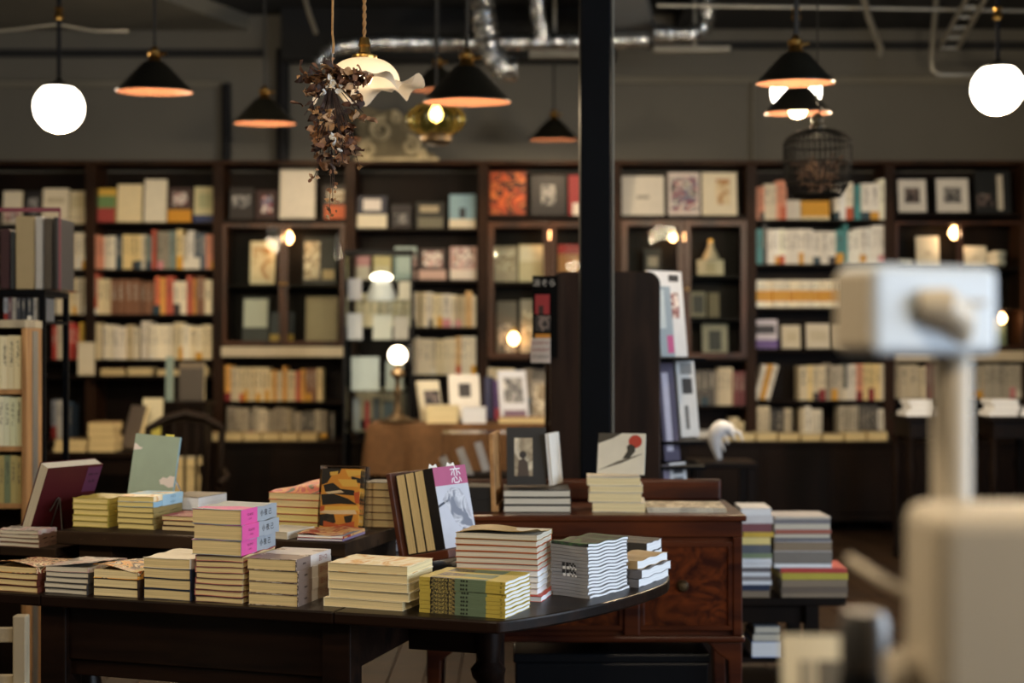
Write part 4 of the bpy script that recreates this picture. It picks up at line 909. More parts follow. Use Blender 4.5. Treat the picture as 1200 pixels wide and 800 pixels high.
for i in range(4):
    m2 = mx @ Matrix.Translation((0, .026, i * .033))
    b_ = book(.14, .215, .031, matrix=m2, flat=False, spine='left' if i == 3 else 'right', cover='101014' if i == 3 else '2a2626', pg='page_cream', group=G2, name='propped_book',
         label=['rearmost thick book on the reddish wooden stand', 'second thick cream-paged book on the reddish wooden stand', 'third thick cream-paged book, next to bird book on stand', 'front book on wooden stand with pink and grey bird cover'][i])
    if i == 3:
        cv = b_.children[1]
        for (x0, y0, x1, y1, col) in ((-.07, .165, .07, .215, 'b5577f'), (-.07, 0, .07, .165, 'c9ccd6')):
            q = MB().box(x0, x1, y0, y1, .031, .0316).build('cover_print', 'cover', cv); q.color = lin(col)
        bird = [(-.05, .128), (-.03, .146), (-.005, .158), (.03, .152), (.05, .125), (.06, .08), (.062, .04), (.045, .028), (.02, .04), (-.01, .065), (-.028, .1)]
        MB().prism(bird, .0316, .0319).build('bird_print', 'cov_bird', cv)
        q = MB().prism([(-.02, 0), (.02, .05), (.04, .03), (.045, 0)], .0316, .0319).build('rock_print', 'cover', cv); q.color = lin('4a5668')
        q = MB().prism([(-.07, .115), (-.03, .128), (-.03, .122), (-.07, .108)], .0316, .0319).build('twig_print', 'cover', cv); q.color = lin('3a4252')
        lettering(cv, '恋', .05, (.022, .186, .0322), (0, 0, 0), 'f0ecf0'); q = MB().box(.055, .068, .004, .016, .0316, .0319).build('seal_print', 'cover', cv); q.color = lin('b5577f')
        for px_ in (-.045, .03): 
            q = MB().prism([(px_ - .02, .213), (px_ + .02, .213), (px_ + .014, .226), (px_, .221), (px_ - .012, .228)], .012, .0128).build('paper_slip', 'cover', b_); q.color = lin('ecebe6')

# ---- books on the riser
G3 = 'books on the riser plank'
yb = onz(90, 620, ZR)
stack((-1.205, 3.90), ZR, TH, .112, .14, [dict(T=.0152, pg='page_straw', cover='b5a44a', label='%s of five straw-yellow booklets below the green book' % nth(i, 5), **wv(.0008, i)) for i in range(5)], G3)
stack((-1.07, 3.852), ZR, TH, .112, .15, [dict(T=.0143, pg='page_straw', cover=['8a7a4a', '8a7a4a', '8a7a4a', '8a7a4a', '8ab4cc', 'd8cfae'][i], band=[(.3, 1, '9cc3d8')] if i > 3 else None, covmat='cov_map' if i == 5 else None, label='%s of six yellow-paged books with light blue spines' % nth(i, 6), text=[('イルカ', .009, .65, '3a6a8a', 0)] if i > 3 else None, **wv(.001, i)) for i in range(6)], G3)
stack((-.938, 3.812), ZR, TH, .118, .13, [dict(T=.0128, pg='page_tan', cover='8a2f28' if i == 2 else '4a2a24', label='%s of three red books behind the pink-banded stack' % ['lowest', 'middle', 'topmost'][i], **wv(.0006, i)) for i in range(3)], G3)
stack((-.985, 4.00), ZR, -R(20), .12, .15, [dict(T=.036, pg='page_white', cover='6a5f4e', spine='left', label='%s thick slate-brown hardback lying flat beside the green book' % ['lower', 'upper'][i], name='hardback') for i in range(2)], G3, jit=.001)
stack((-1.16, 4.05), ZR, -R(16), .115, .12, [dict(T=.028, pg='page_white', cover='5a5648', spine='left', label='%s plastic-wrapped book behind the light blue spines' % ['lower', 'upper'][i]) for i in range(2)], G3)
stack((-.83, 3.94), ZR, TH, .14, .10, [dict(T=.02, pg='page_white', cover='a89c86', spine='left', label='%s of two white-paged books left of the curled red cover' % ['lower', 'upper'][i]) for i in range(2)], G3)
stack((-.66, 3.86), ZR, TH, .175, .13, [dict(T=.019, pg='page_straw' if i < 3 else 'page_tan', cover='b5563c', covmat='cov_red' if i == 4 else None, label='%s book of the stack with a curled red and orange cover' % nth(i, 5), curl=(lambda a, b: .034 * max(0, math.sin(a * 2.4)) * b + .004 * math.sin(5 * b)) if i == 4 else None, **wv(.0008, i)) for i in range(5)], G3)
stack((-.665, 3.672), ZR, -R(24), .1, .13, [dict(T=.018, pg='page_grey', cover='ddd6c6', spine='right', label='white paperback lying flat on riser behind the pink-banded stack', text=[('ニッポン', .009, .6, '2a2c34', 0)])], G3)
stack((-.548, 3.620), ZR, -R(14), .125, .16, [dict(T=.006, pg='page_white', cover='8a7a9a', label='thin mauve folder under the amber wrapped booklet'), dict(T=.007, pg='page_white', cover='c9905a', covmat='cov_amber', label='amber and red wrapped booklet lying at riser corner', curl=lambda a, b: .003 * math.sin(7 * a + 4 * b) + .003)], G3)
stack((-.405, 3.885), ZR, -R(12), .085, .1, [dict(T=.0198, pg='page_tan', cover='2a2622' if i == 5 else '8a6a4a', spine='left', label='%s of six tan-paged books at the right end of riser' % nth(i, 6)) for i in range(6)], G3, jit=.001)
# orange and black art books in a clear wrapper
mx = stand_matrix(Vector((-.452, 3.83, ZR + .002)), -12, 9)
for i in range(3):
    book(.108, .158, .015, matrix=mx @ Matrix.Translation((0, 0, i * .0156)), flat=False, spine='right', covmat='cov_art', pg='page_cream', group=G2, name='propped_book', label=['rear upright orange and black art book on riser', 'middle upright orange and black art book on riser', 'front upright orange and black picture-cover art book on riser'][i])
fb = [o for o in C.objects if o.get('label', '').startswith('front upright orange')][0]; cv = fb.children[1]
q = MB().box(-.054, .054, 0, .158, .015, .0153).build('picture_ground', 'cover', cv); q.color = lin('dd9c3a')
ART = {'17120f': [[(0,1),(.5,1),(.45,.92),(.25,.88),(.15,.76),(0,.72)], [(.05,.72),(.3,.76),(.5,.66),(.85,.64),(.9,.55),(.4,.57),(.1,.61)], [(0,.56),(.3,.58),(.7,.5),(.95,.40),(.5,.41),(.05,.38)], [(0,.22),(.35,.25),(.42,.1),(.2,.02),(0,.04)], [(.62,.2),(.86,.23),(.8,.05),(.66,.1)], [(.75,.88),(1,.84),(1,.76),(.8,.78)]],
       'e6c05a': [[(.2,.94),(.42,.96),(.4,.90),(.22,.88)], [(.6,.98),(1,.98),(1,.9),(.7,.86)], [(.42,.82),(.9,.82),(.95,.7),(.55,.7)], [(.05,.36),(.95,.38),(1,.3),(.1,.29)]],
       'e8d6b4': [[(0,.29),(.9,.31),(.95,.24),(.3,.23),(0,.25)], [(.1,.6),(.5,.64),(.6,.6),(.2,.57)]],
       'c9602e': [[(0,.36),(.12,.37),(.1,.29),(0,.27)], [(.85,.6),(1,.62),(1,.42),(.9,.42)], [(.1,.12),(.5,.06),(.9,.12),(.9,.02),(.1,.02)]]}
for k_, (col, pl_) in enumerate((a, b) for a, bb in ART.items() for b in bb):
    q = MB().prism([(-.054 + x * .108, y * .158) for x, y in pl_], .0153, .0155 + .00008 * k_).build('picture_shape', 'cover', cv); q.color = lin(col)
t = thing('plastic_sleeve', 'clear glossy plastic sleeve round the orange art books', 'sleeve', matrix=mx)
MB().gbox(-.058, .064, .0005, .166, -.003, .052, 8, 10, lambda x, y, z: .0015 * math.sin(x * 150 + y * 90)).build('film', 'wrap', t, smooth=True)
MB().gbox(.062, .066, .0005, .166, .002, .03, 1, 14, lambda x, y, z: .004 * math.sin(y * 260)).build('seam', 'wrap', t, smooth=True)
# easels
def easel(name, label, mx, W, mat='chrome'):
    t = thing(name, label, 'easel', matrix=mx)
    for s_ in (-1, 1):
        MB().tube([(s_ * W, .002, .03), (s_ * W, .002, .036), (s_ * W, -.0, .03), (s_ * W, 0, -.003), (s_ * W * .8, .07, -.004), (s_ * W * .3, .12, -.004)], .0018, 6).build('front_rod', mat, t)
    g = mx.inverted() @ Vector((0, 0, -1)).to_4d(); 
    return t
gmx = stand_matrix(Vector((-1.075, 4.215, ZR + .016)), 6, 12, -6)
gb = book(.132, .215, .016, matrix=gmx, flat=False, spine='left', cover='94a188', pg='page_cream', group=G2, name='propped_book', label='sage green book with pale pink cloud shapes standing on an easel')
cv = gb.children[1]
for poly in ([(-.066, .165), (-.066, .186), (-.058, .184), (-.05, .176), (-.04, .174), (-.045, .169)], [(.02, .082), (.03, .092), (.042, .09), (.05, .098), (.064, .096), (.064, .066), (.05, .062), (.035, .07), (.025, .07)]):
    q = MB().prism(poly, .016, .0164).build('cloud_print', 'cover', cv); q.color = lin('e0cfc0')
q = MB().box(.064, .0668, 0, .215, -.0004, .0164).build('blue_edge', 'cover', cv); q.color = lin('8fb2bd')
q = MB().box(.02, .045, .213, .222, .004, .008).build('sticky_note', 'cover', gb); q.color = lin('d8c84a')
et = thing('wire_easel', 'thin wire easel behind the sage green book', 'easel', matrix=gmx)
zdn = 0
def wire(parent, mxx, pts_world, r=.0022, mat='chrome', name='rod'):
    inv = mxx.inverted(); MB().tube([inv @ Vector(q) for q in pts_world], r, 6).build(name, mat, parent)
pw = lambda x, y, z: (gmx @ Vector((x, y, z)))
for x_ in (-.03, .052):
    a = pw(x_, .0, -.004); b_ = pw(x_, .11, -.004); foot = Vector((b_.x + .045, b_.y + .03, ZR + .002))
    wire(et, gmx, [pw(x_, -.006, .024), pw(x_, -.006, -.004), b_]); wire(et, gmx, [b_, foot], name='prop_leg')
wire(et, gmx, [pw(-.03, .11, -.004), pw(.052, .11, -.004)], name='cross_rod')
MB().lathe([(0, 0), (.02, .0), (.024, .014), (.014, .03), (0, .032)], 14).build('paper_flower', 'cov_floral', gb, (-.035, .004, .03))
# dark red hardback leaning, seen from behind
rmx = stand_matrix(Vector((-1.325, 4.05, ZL + .018)), 57, -24)
rb = book(.19, .225, .038, matrix=rmx, flat=False, spine='right', cover='480b11', pg='page_grey', group=G2, name='propped_book', ct=.0025, label='dark red hardback leaning on a wire easel, seen from behind')
cv = rb.children[1]
q = MB().box(.045, .094, .14, .218, .038, .0385).build('price_label', 'cover', cv); q.color = lin('5a2a44')
lettering(cv, '価格 1200', .008, (.069, .195, .0388), (0, 0, 0), '1c0c14'); lettering(cv, '本体', .012, (.069, .172, .0388), (0, 0, 0), '1c0c14')
et = thing('wire_easel', 'dark wire easel behind the dark red hardback', 'easel', matrix=rmx)
pw = lambda x, y, z: (rmx @ Vector((x, y, z)))
for x_ in (-.03, .055):
    b_ = pw(x_, .13, .044); base = Vector((b_.x + .01, b_.y - .005, ZL + .002))
    wire(et, rmx, [pw(x_ - .018, .09, .041), pw(x_ - .008, .125, .042), pw(x_ - .004, .132, .043), b_, base], name='prop_leg', mat='wire_dark' if x_ < 0 else 'shade_black'); wire(et, rmx, [pw(x_, -.005, -.004), pw(x_, -.005, .041), b_], mat='wire_dark')
stack((-1.40, 3.872), ZL, TH, .13, .085, [dict(T=.011, pg='page_grey', cover='8a6a5a', covmat='cov_greypink' if i == 3 else None, label='%s of four thin pale booklets in front of red hardback' % nth(i, 4), wave=.0015, wphase=i) for i in range(4)], G3)
stack((-1.53, 3.87), ZL, -R(30), .12, .13, [dict(T=.024, pg='page_white', cover='2a2826', spine='left', label='thick white-paged book cut by the left photo edge')], G3)
stack((-.36, 4.12), ZT, -R(10), .14, .12, [dict(T=.024, pg='page_white', cover='3a4654', spine='left', label='%s white-paged book between riser and wooden book stand' % ['lower', 'upper'][i]) for i in range(2)], G3)

# ------------------------------------------------------------------ sideboard
SBX0, SBX1, SY = at(500, 0, 4.5).x, at(870, 0, 4.5).x, 4.5; sw = SBX1 - SBX0; ZS = at(0, 603, 4.5).z
sd = thing('sideboard', 'reddish brown wooden sideboard with burl panels behind the table', 'sideboard', (SBX0, SY, 0))
zb_ = at(0, 752, 4.5).z
MB().box(.01, sw - .01, .012, .42, zb_ + .02, ZS - .02).build('carcass', 'side_wood', sd)
MB().box(-.012, sw + .012, -.015, .45, ZS - .02, ZS).build('top_board', 'side_wood', sd, bevel=.005)
MB().box(.02, sw - .004, .415, .435, ZS, ZS + .075).build('back_rail', 'side_wood', sd, bevel=.012, seg=3)
MB().box(.0, sw, -.004, .014, ZS - .07, ZS - .02).build('frieze', 'side_wood', sd, bevel=.003)
MB().box(-.008, sw + .008, -.012, .43, zb_, zb_ + .02).build('base_moulding', 'side_wood', sd, bevel=.006)
for k in range(2):
    a, b_ = (sw - .325, sw - .03) if k else (.03, sw - .375)
    zc0, zc1 = zb_ + .035, ZS - .085
    d = MB().box(a, b_, 0, .018, zc0, zc0 + .016).box(a, b_, 0, .018, zc1 - .016, zc1).box(a, a + .016, 0, .018, zc0 + .016, zc1 - .016).box(b_ - .016, b_, 0, .018, zc0 + .016, zc1 - .016).build('door', 'side_wood', sd, bevel=.003)
    MB().box(a + .016, b_ - .016, .006, .014, zc0 + .016, zc1 - .016).build('burl_panel', 'burl_wood', d)
    kx = a + .136 if k else b_ - .1; kz = at(0, 687, 4.5).z
    MB().lathe([(0, -.016), (.012, -.014), (.018, -.004), (.021, .004), (.021, .01)], 18, axis='y', c=(kx, .004, kz)).build('knob', 'bronze', d, smooth=True)
MB().box(sw - .375, sw - .325, -.006, .014, zb_ + .02, ZS - .07).build('stile', 'side_wood', sd, bevel=.004)
MB().box(sw - .03, sw, -.004, .014, zb_ + .02, ZS - .07).build('stile', 'side_wood', sd, bevel=.004)
MB().box(0, .03, -.004, .014, zb_ + .02, ZS - .07).build('stile', 'side_wood', sd, bevel=.004)
for x_ in (0, sw - .11):
    for y_ in (0, .34):
        q = 1 if x_ else -1; foot = [(0, 0), (.055, 0), (.06, -.03), (.085, -.05), (.11, -.05)] if False else None
        pts = [(.11, zb_), (0, zb_), (.03, zb_ - .035), (.065, zb_ - .06), (.07, zb_ - .2), (.08, 0), (.11, 0)] if x_ else [(0, zb_), (.11, zb_), (.08, zb_ - .035), (.045, zb_ - .06), (.04, zb_ - .2), (.03, 0), (0, 0)]
        m_ = MB().prism([(a + x_, b_) for a, b_ in pts], -y_ - .07, -y_, 0, Matrix.Rotation(R(90), 4, 'X')); m_.build('foot', 'side_wood', sd, bevel=.004)
t = thing('storage_box', 'black storage box tucked under the sideboard', 'box', (SBX0 + .28, SY + .06, 0))
MB().box(0, .62, 0, .3, 0, .30).build('body', 'plastic_black', t, bevel=.006); MB().box(-.006, .626, -.006, .306, .30, .33).build('lid', 'plastic_black', t, bevel=.006)
# things on the sideboard
G4 = 'books on the sideboard'
sc_ = 4.6 / FPX
stack((at(590, 0, 4.6).x, 4.56), ZS, 0, .215, .2, [dict(T=.0235, pg='page_grey', cover='26221f', spine='back', label='%s of three dark hardbacks lying flat on the sideboard' % ['lowest', 'middle', 'topmost'][i], name='hardback', ct=.003, **wv(.0006, i)) for i in range(3)], G4, jit=.001)
zt3 = ZS + 3 * .0241
mx = stand_matrix(Vector((at(617, 0, 4.66).x, 4.68, zt3 + .004)), 4, 6)
b_ = book(.13, .19, .012, matrix=mx, flat=False, spine='left', cover='1c1a17', pg='page_cream', group=G2, name='propped_book', label='dark photo book standing on three dark hardbacks, window-lit figure cover')
cv = b_.children[1]
pattern('cov_photo', ['2a2620', 'b9a88a', '8a7a60', 'd5c8ac'], 12, hard=False)
MB().box(-.04, .02, .03, .155, .012, .0124).build('photo_print', 'cov_photo', cv)
q = MB().lathe([(0, 0), (.012, 0), (.012, .0005), (0, .0006)], 16, c=(-.012, .1, .0124)).build('head_print', 'cover', cv); q.color = lin('2a211c')
q = MB().prism([(-.03, .03), (.008, .03), (.004, .075), (-.01, .09), (-.026, .08)], .0124, .0128).build('figure_print', 'cover', cv); q.color = lin('4a3a2e')
mx = stand_matrix(Vector((at(650, 0, 4.7).x, 4.72, zt3 + .004)), 72, 5)
book(.12, .17, .012, matrix=mx, flat=False, spine='right', cover='e0ded6', pg='page_white', group=G2, name='propped_book', label='slim white book standing edge-on beside the dark photo book')
t = thing('picture_board', 'orange-brown thin wooden board leaning left of dark photo book', 'board', matrix=stand_matrix(Vector((at(580, 0, 4.66).x, 4.66, ZS + .002)), 84, 2)); MB().box(-.1, .1, 0, .25, 0, .014).build('panel', 'light_wood', t, bevel=.002); MB().box(-.1, .1, 0, .02, .014, .022).build('lip', 'light_wood', t)
stack((at(543, 0, 4.6).x, 4.58), ZS, -R(8), .10, .14, [dict(T=.04, pg='page_grey', cover='141416', spine='front', label='%s black boxed volume at left end of sideboard' % ['lower', 'upper'][i], name='hardback') for i in range(2)], G4)
zt5 = stack((at(691, 0, 4.6).x, 4.58), ZS, -R(3), .172, .17, [dict(T=[.03, .03, .022, .026][i], pg='page_cream', cover='d6cfc0', spine='back', label='%s of the four thick white books under the red-sun book' % nth(i, 4), dx=[.006, -.004, 0, -.008][i], **wv(.0014, i)) for i in range(4)], G4)
mx = stand_matrix(Vector((at(727, 0, 4.68).x, 4.655, zt5 + .003)), -14, 15)
b_ = book(.155, .135, .014, matrix=mx, flat=False, spine='left', cover='e3dcc8', pg='page_white', group=G2, name='propped_book', label='cream picture book with red sun disc standing on white books')
cv = b_.children[1]
q = MB().prism([(-.0775, .10), (-.0775, .135), (.0, .135), (-.03, .118)], .014, .0143).build('dark_corner', 'cover', cv); q.color = lin('3a352c')
q = MB().lathe([(0, 0), (.022, 0), (.022, .0004), (0, .0004)], 24, c=(.045, .108, .014)).build('red_disc', 'cover', cv); q.color = lin('b5321e')
q = MB().prism([(.005, .05), (.028, .052), (.046, .075), (.045, .092), (.03, .1), (.018, .092), (.02, .075)], .014, .0145).build('dark_figure', 'cover', cv); q.color = lin('24241f')
for k in range(9):
    a = -.074 + k * .009; q = MB().prism([(a, .010 + k * .003), (a + .07, .042 + k * .003), (a + .07, .0445 + k * .003), (a, .0112 + k * .003)], .014, .0142).build('grass_stroke', 'cover', cv); q.color = lin('6d6658')
stack((at(757, 0, 4.6).x, 4.57), ZS, -R(2), .255, .2, [dict(T=.007, pg='page_grey', cover='8a857a', covmat='print_tan', label='%s of the two thin magazines lying at right end of sideboard' % ['lower', 'upper'][i]) for i in range(2)], G4)

# ------------------------------------------------------------------ magazine rack behind the pillar
RY = 5.55
xa, xb = at(645, 0, RY).x, at(774, 0, RY).x; zt = at(0, 318, RY).z
rk = thing('magazine_rack', 'tall dark brown round-cornered magazine rack behind the pillar', 'rack')
rad = .05; pts = [(xa, .0), (xb, .0)]
for k in range(7): a = k / 6 * math.pi / 2; pts.append((xb - rad + rad * math.cos(a), zt - rad + rad * math.sin(a)))
for k in range(7): a = math.pi / 2 + k / 6 * math.pi / 2; pts.append((xa + rad + rad * math.cos(a), zt - rad + rad * math.sin(a)))
for y_ in (RY, RY + .95): MB().prism(pts, -y_ - .03, -y_, 0, Matrix.Rotation(R(90), 4, 'X')).build('end_panel', 'panel_wood', rk, bevel=.004)
xm = (xa + xb) / 2
MB().box(xm - .01, xm + .01, RY + .03, RY + .95, .1, zt - .06).build('centre_panel', 'panel_wood', rk)
for z in (.25, .62, .98, 1.32):
    for (a, b_) in ((xa + .02, xm - .011), (xm + .011, xb - .01)): MB().box(a, b_, RY + .031, RY + .949, z - .015, z).build('shelf', 'panel_wood', rk)
for (yy0, yy1, pyq, Yq) in ((RY + .2, RY + .75, 419, 6.0), (RY + .3, RY + .7, 513, 6.1), (RY + .1, RY + .45, 541, 5.9), (RY + .05, RY + .3, 573, 5.75)):
    z = at(0, pyq, Yq).z; MB().box(xb - .012, at(818, 0, Yq).x, yy0, yy1, z - .012, z).build('outer_ledge', 'steel_black', rk)
def mag(pxl, pxr, pyt, pyb, Y, col, prints, label, yaw=42, T=.012, mat=None, tilt=6, z=None):
    A, B = at(pxl, pyt, Y), at(pxr, pyb, Y); W = (B.x - A.x) / math.cos(R(yaw)); H = A.z - B.z
    t = book(W, H, T, matrix=stand_matrix(Vector(((A.x + B.x) / 2, Y, B.z)), yaw, tilt), flat=False, spine='left', cover=col, covmat=mat, pg='page_white', group='magazines on the tall rack', name='magazine', label=label, cat='magazine')
    cv = t.children[1]
    for (a, b_, c_, d, cc) in prints:
        q = MB().box(-W/2 + a * W, -W/2 + c_ * W, b_ * H, d * H, T, T + .0006).build('print', M[cc] if cc in M else 'cover', cv)
        if cc not in M: q.color = lin(cc)
    return t
mag(762, 806, 317, 418, 6.05, 'd8d9da', [(.6,.88,.9,.96,'2a2a2c'),(.3,.45,.85,.75,'print_pink'),(.1,.1,.35,.9,'8fb0ac')], 'large white magazine sticking out at top of the rack')
mag(772, 790, 335, 418, 5.8, '9aa8b0', [(.5,.05,.95,.3,'c25a8a'),(.05,.4,.5,.95,'c9d2d0')], 'blue-grey and pink magazine in front of the white one')
mag(795, 819, 420, 512, 6.1, 'd3d4d2', [(.25,.55,.8,.75,'3a3a3c'),(.2,.8,.85,.95,'8a8a88'),(.3,.1,.5,.4,'6a6a68')], 'white magazine with black block print on middle rack tier')
mag(776, 796, 425, 540, 5.9, '5a5468', [(.2,.1,.6,.9,'c9c4d2')], 'mauve striped magazine on middle rack tier')
mag(783, 804, 542, 570, 5.75, 'd0d2d4', [(.2,.55,.8,.8,'4a4c50'),(.2,.15,.8,.4,'6a6c70')], 'small white card with two dark lines low on rack')
mag(776, 784, 545, 572, 5.7, '7a7488', [], 'thin violet-grey magazine low on rack')
# sign on the left side of the rack
A, B = at(624, 323, 5.5), at(652, 425, 5.5)
t = thing('rack_sign', 'tall black sign strip with red picture and white card on rack', 'sign', (0, 5.5, 0))
MB().box(A.x, B.x + .004, 0, .008, B.z + .02, A.z).build('board', 'wire_black', t)
def sp(px0, px1, py0, py1, col, name='print', yo=-.0015):
    a, b_ = at(px0, py0, 5.5), at(px1, py1, 5.5); q = MB().box(a.x, b_.x, yo, 0, b_.z, a.z).build(name, M[col] if col in M else 'cover', t)
    if col not in M: q.color = lin(col)
sp(627, 644, 345, 368, 'a8242e'); sp(627, 645, 391, 397, 'd9902c'); sp(627, 645, 370, 388, 'print_dark'); sp(622, 645, 396, 425, 'd8ccc4', 'white_card', -.004)
sp(631, 637, 358, 368, '3a1014', 'figure', -.002)
p = at(638, 332, 5.5); lettering(t, '涙そら', .03, (p.x, -.0025, p.z), (R(90), 0, 0), 'd8d4cc')
for k, c in enumerate(('a85a50', 'a8504a', '6a6a68')):
    p = at(633.5, 402 + k * 8, 5.5); lettering(t, '本日発売中', .013, (p.x, -.0055, p.z), (R(90), 0, 0), c)
# white curved paper wing
pts = [at(843, 538, 7.2), at(838, 520, 7.2), at(838, 508, 7.2), at(845, 500, 7.2), at(855, 503, 7.2), at(858, 512, 7.2)]
t = thing('white_ornament', 'white curved bird-like ornament right of the magazine rack', 'ornament')
sm_ = [pts[0]]; 
for a, b_ in zip(pts[:-1], pts[1:]): sm_ += [a.lerp(b_, q / 4) for q in range(1, 5)]
for _ in range(3): sm_ = [sm_[0]] + [(sm_[i-1] + sm_[i] * 2 + sm_[i+1]) / 4 for i in range(1, len(sm_) - 1)] + [sm_[-1]]
MB().tube(sm_, [.012 + .03 * math.sin(math.pi * (i + .5) / len(sm_)) for i in range(len(sm_))], 10).build('body', 'white_metal', t, smooth=True)
for k in range(4):
    q = sm_[6 + k * 3]; MB().tube([q, q + Vector((.03 + .01 * k, -.02, -.02)), q + Vector((.045 + .01 * k, -.03, -.06))], [.012, .01, .003], 6).build('feather', 'white_metal', t, smooth=True)
st = thing('display_table', 'small dark side table under the white curved ornament', 'table', at(845, 0, 7.2).xy.to_3d())
zt_ = at(0, 539, 7.2).z
MB().box(-.16, .16, -.16, .16, zt_ - .03, zt_ - .001).build('top', 'case_wood', st, bevel=.004)
for a in (-.13, .13):
    for b_ in (-.13, .13): MB().box(a - .018, a + .018, b_ - .018, b_ + .018, 0, zt_ - .03).build('leg', 'case_wood', st)
def pile(px0, px1, pyb, Y, items, group, depth=.2, pg='page_white', rz=0, name='stacked_book'):
    z = at(0, pyb, Y).z; W = (px1 - px0) * Y / FPX
    for (hpx, col, dx, lab, ppg) in items:
        T = hpx * Y / FPX - .0006; xo = dx * Y / FPX
        flat_simple(Vector(((px0 + px1) / 2 * Y / FPX - 600 * Y / FPX + xo, Y + depth / 2, z)), W, depth, T, col, lab, group, name=name, rz=rz + rnd.uniform(-.03, .03), pg=ppg or pg); z += T + .0006
# white pile on that shelf behind ornament
pile(818, 852, 531, 10.6, [(9, 'd8d8d6', 0, 'lowest white magazine of the pile behind curved ornament', None), (8, 'cfd2d4', 1, 'middle white magazine of the pile behind curved ornament', None), (9, 'e0e0de', -1, 'topmost white magazine of the pile behind curved ornament', None)], 'white magazines behind the ornament')

# ------------------------------------------------------------------ cloth covered table with lamp and books
CY = 8.9; ZC2 = .84
x0, x1 = at(432, 0, CY).x, at(648, 0, CY).x
t = thing('cloth_table', 'table draped with a brown cloth carrying lamp and books', 'table', (0, CY, 0))
MB().box(x0 + .02, x1 - .02, .02, .58, ZC2 - .04, ZC2 - .006).build('top', 'case_wood', t)
for a in (x0 + .06, x1 - .06):
    for b_ in (.06, .54): MB().box(a - .025, a + .025, b_ - .025, b_ + .025, 0, ZC2 - .04).build('leg', 'case_wood', t)
# cloth with hanging folds
vs = []; fs = []; nu = 90; rimx = [(x0, 0), (x1, 0), (x1, .6), (x0, .6)]; per = []
for (a, b_) in zip(rimx, rimx[1:] + rimx[:1]):
    for k in range(nu // 3): per.append((a[0] + (b_[0] - a[0]) * k / (nu // 3), a[1] + (b_[1] - a[1]) * k / (nu // 3)))
n = len(per); cx, cy = (x0 + x1) / 2, .3
for j, (dz, o_) in enumerate(((0, 0), (-.03, .012), (-.15, .02), (-.30, .03))):
    for i, (a, b_) in enumerate(per):
        f = .014 * j * math.sin(i * .9) ; ln = max(.01, math.hypot(a - cx, b_ - cy)); vs.append((a + (a - cx) / ln * (o_ + f), b_ + (b_ - cy) / ln * (o_ + f), ZC2 + dz - (.05 * math.sin(i * .13) if j == 3 else 0)))
for j in range(3):
    for i in range(n): fs.append((j*n+i, j*n+(i+1) % n, (j+1)*n+(i+1) % n, (j+1)*n+i))
fs.append(tuple(range(n)))
o = MB().add(vs, fs).build('table_cloth', 'cloth_brown', None, (0, CY, .0005), smooth=True); tag(o, 'brown cloth draped over the table with the small globe lamp', 'tablecloth')
# small globe lamp
p = Vector((at(466, 0, CY + .1).x, CY + .1, ZC2 + .003)); t = thing('desk_lamp', 'brass table lamp with small glowing globe on brown cloth', 'lamp', p)
zb_ = at(466, 416, CY + .1).z - p.z; r = .058
MB().lathe([(0, 0), (.11, 0), (.115, .015), (.08, .03), (.04, .05), (.025, .07), (.018, .16), (.03, .19), (.018, .22), (.014, zb_ - .16), (.03, zb_ - .14), (.05, zb_ - .12), (.045, zb_ - .1), (.02, zb_ - .085), (.022, zb_ - .05), (0, zb_ - .045)], 20).build('stand', 'bronze', t, smooth=True)
MB().lathe([(r * math.sin(a), -r * math.cos(a)) for a in [math.pi * k / 14 for k in range(15)]], 20, c=(0, 0, zb_)).build('globe', 'desk_glow', t, smooth=True)
lamp_point(t, (0, -.1, zb_ + .0), 4, (1, .85, .62), .06)
# books on cloth
def stand_px(px, W, H, yaw, tilt, Y, z, col, lab, prints=(), spine='left', T=.02, pg='page_cream', cat='book', group='books on the cloth table', name='display_book', mat=None):
    t = book(W, H, T, matrix=stand_matrix(Vector((at(px, 0, Y).x, Y, z + .002 + max(0, 0))), yaw, tilt), flat=False, spine=spine, cover=col, pg=pg, group=group, name=name, label=lab, cat=cat, covmat=mat)
    cv = t.children[1]
    for (a, b_, c_, d, cc) in prints:
        q = MB().box(-W/2 + a * W, -W/2 + c_ * W, b_ * H, d * H, T, T + .001).build('print', M[cc] if cc in M else 'cover', cv)
        if cc not in M: q.color = lin(cc)
    return t
zc = ZC2 + .003
stand_px(505, .16, .26, 35, 14, CY + .3, zc, 'd9cfb4', 'cream book with dark diagonal picture leaning beside globe lamp', [(.2,.3,.95,.75,'print_dark')], T=.03)
stand_px(545, .2, .30, 15, 12, CY + .32, zc, 'ded8cc', 'white book with small dark square picture on cloth table', [(.3,.5,.7,.8,'2a211c')], T=.03)
stand_px(573, .06, .28, 8, 4, CY + .4, zc, '2a2a4a', 'navy blue slim upright book on cloth table', T=.04)
stand_px(583, .045, .26, 8, 4, CY + .36, zc, '5a3f7a', 'purple slim upright book on cloth table', [(0,0,1,.3,'a83a4a')], T=.04)
stand_px(603, .19, .33, 18, 14, CY + .3, zc, 'd5d7de', 'white glossy book with grey sketch on cloth table', [(.15,.35,.85,.85,'print_grey'),(.1,0,.9,.2,'6a4a60')], T=.02)
stand_px(634, .13, .26, 0, 8, CY + .4, zc, '8a8478', 'grey book standing behind black sign on cloth table', [(.1,.1,.9,.9,'print_tan')], T=.02)
flat_simple(Vector((at(519, 0, CY + .16).x, CY + .13, zc)), .2, .17, .11, 'd9c9a2', 'thick cream boxed book lying in front of leaning books', 'books on the cloth table')
flat_simple(Vector((at(552, 0, CY + .1).x + .02, CY + .11, zc)), .15, .16, .10, 'd0d0d0', 'white flat parcel in front of white picture book', 'books on the cloth table', pg='page_white')
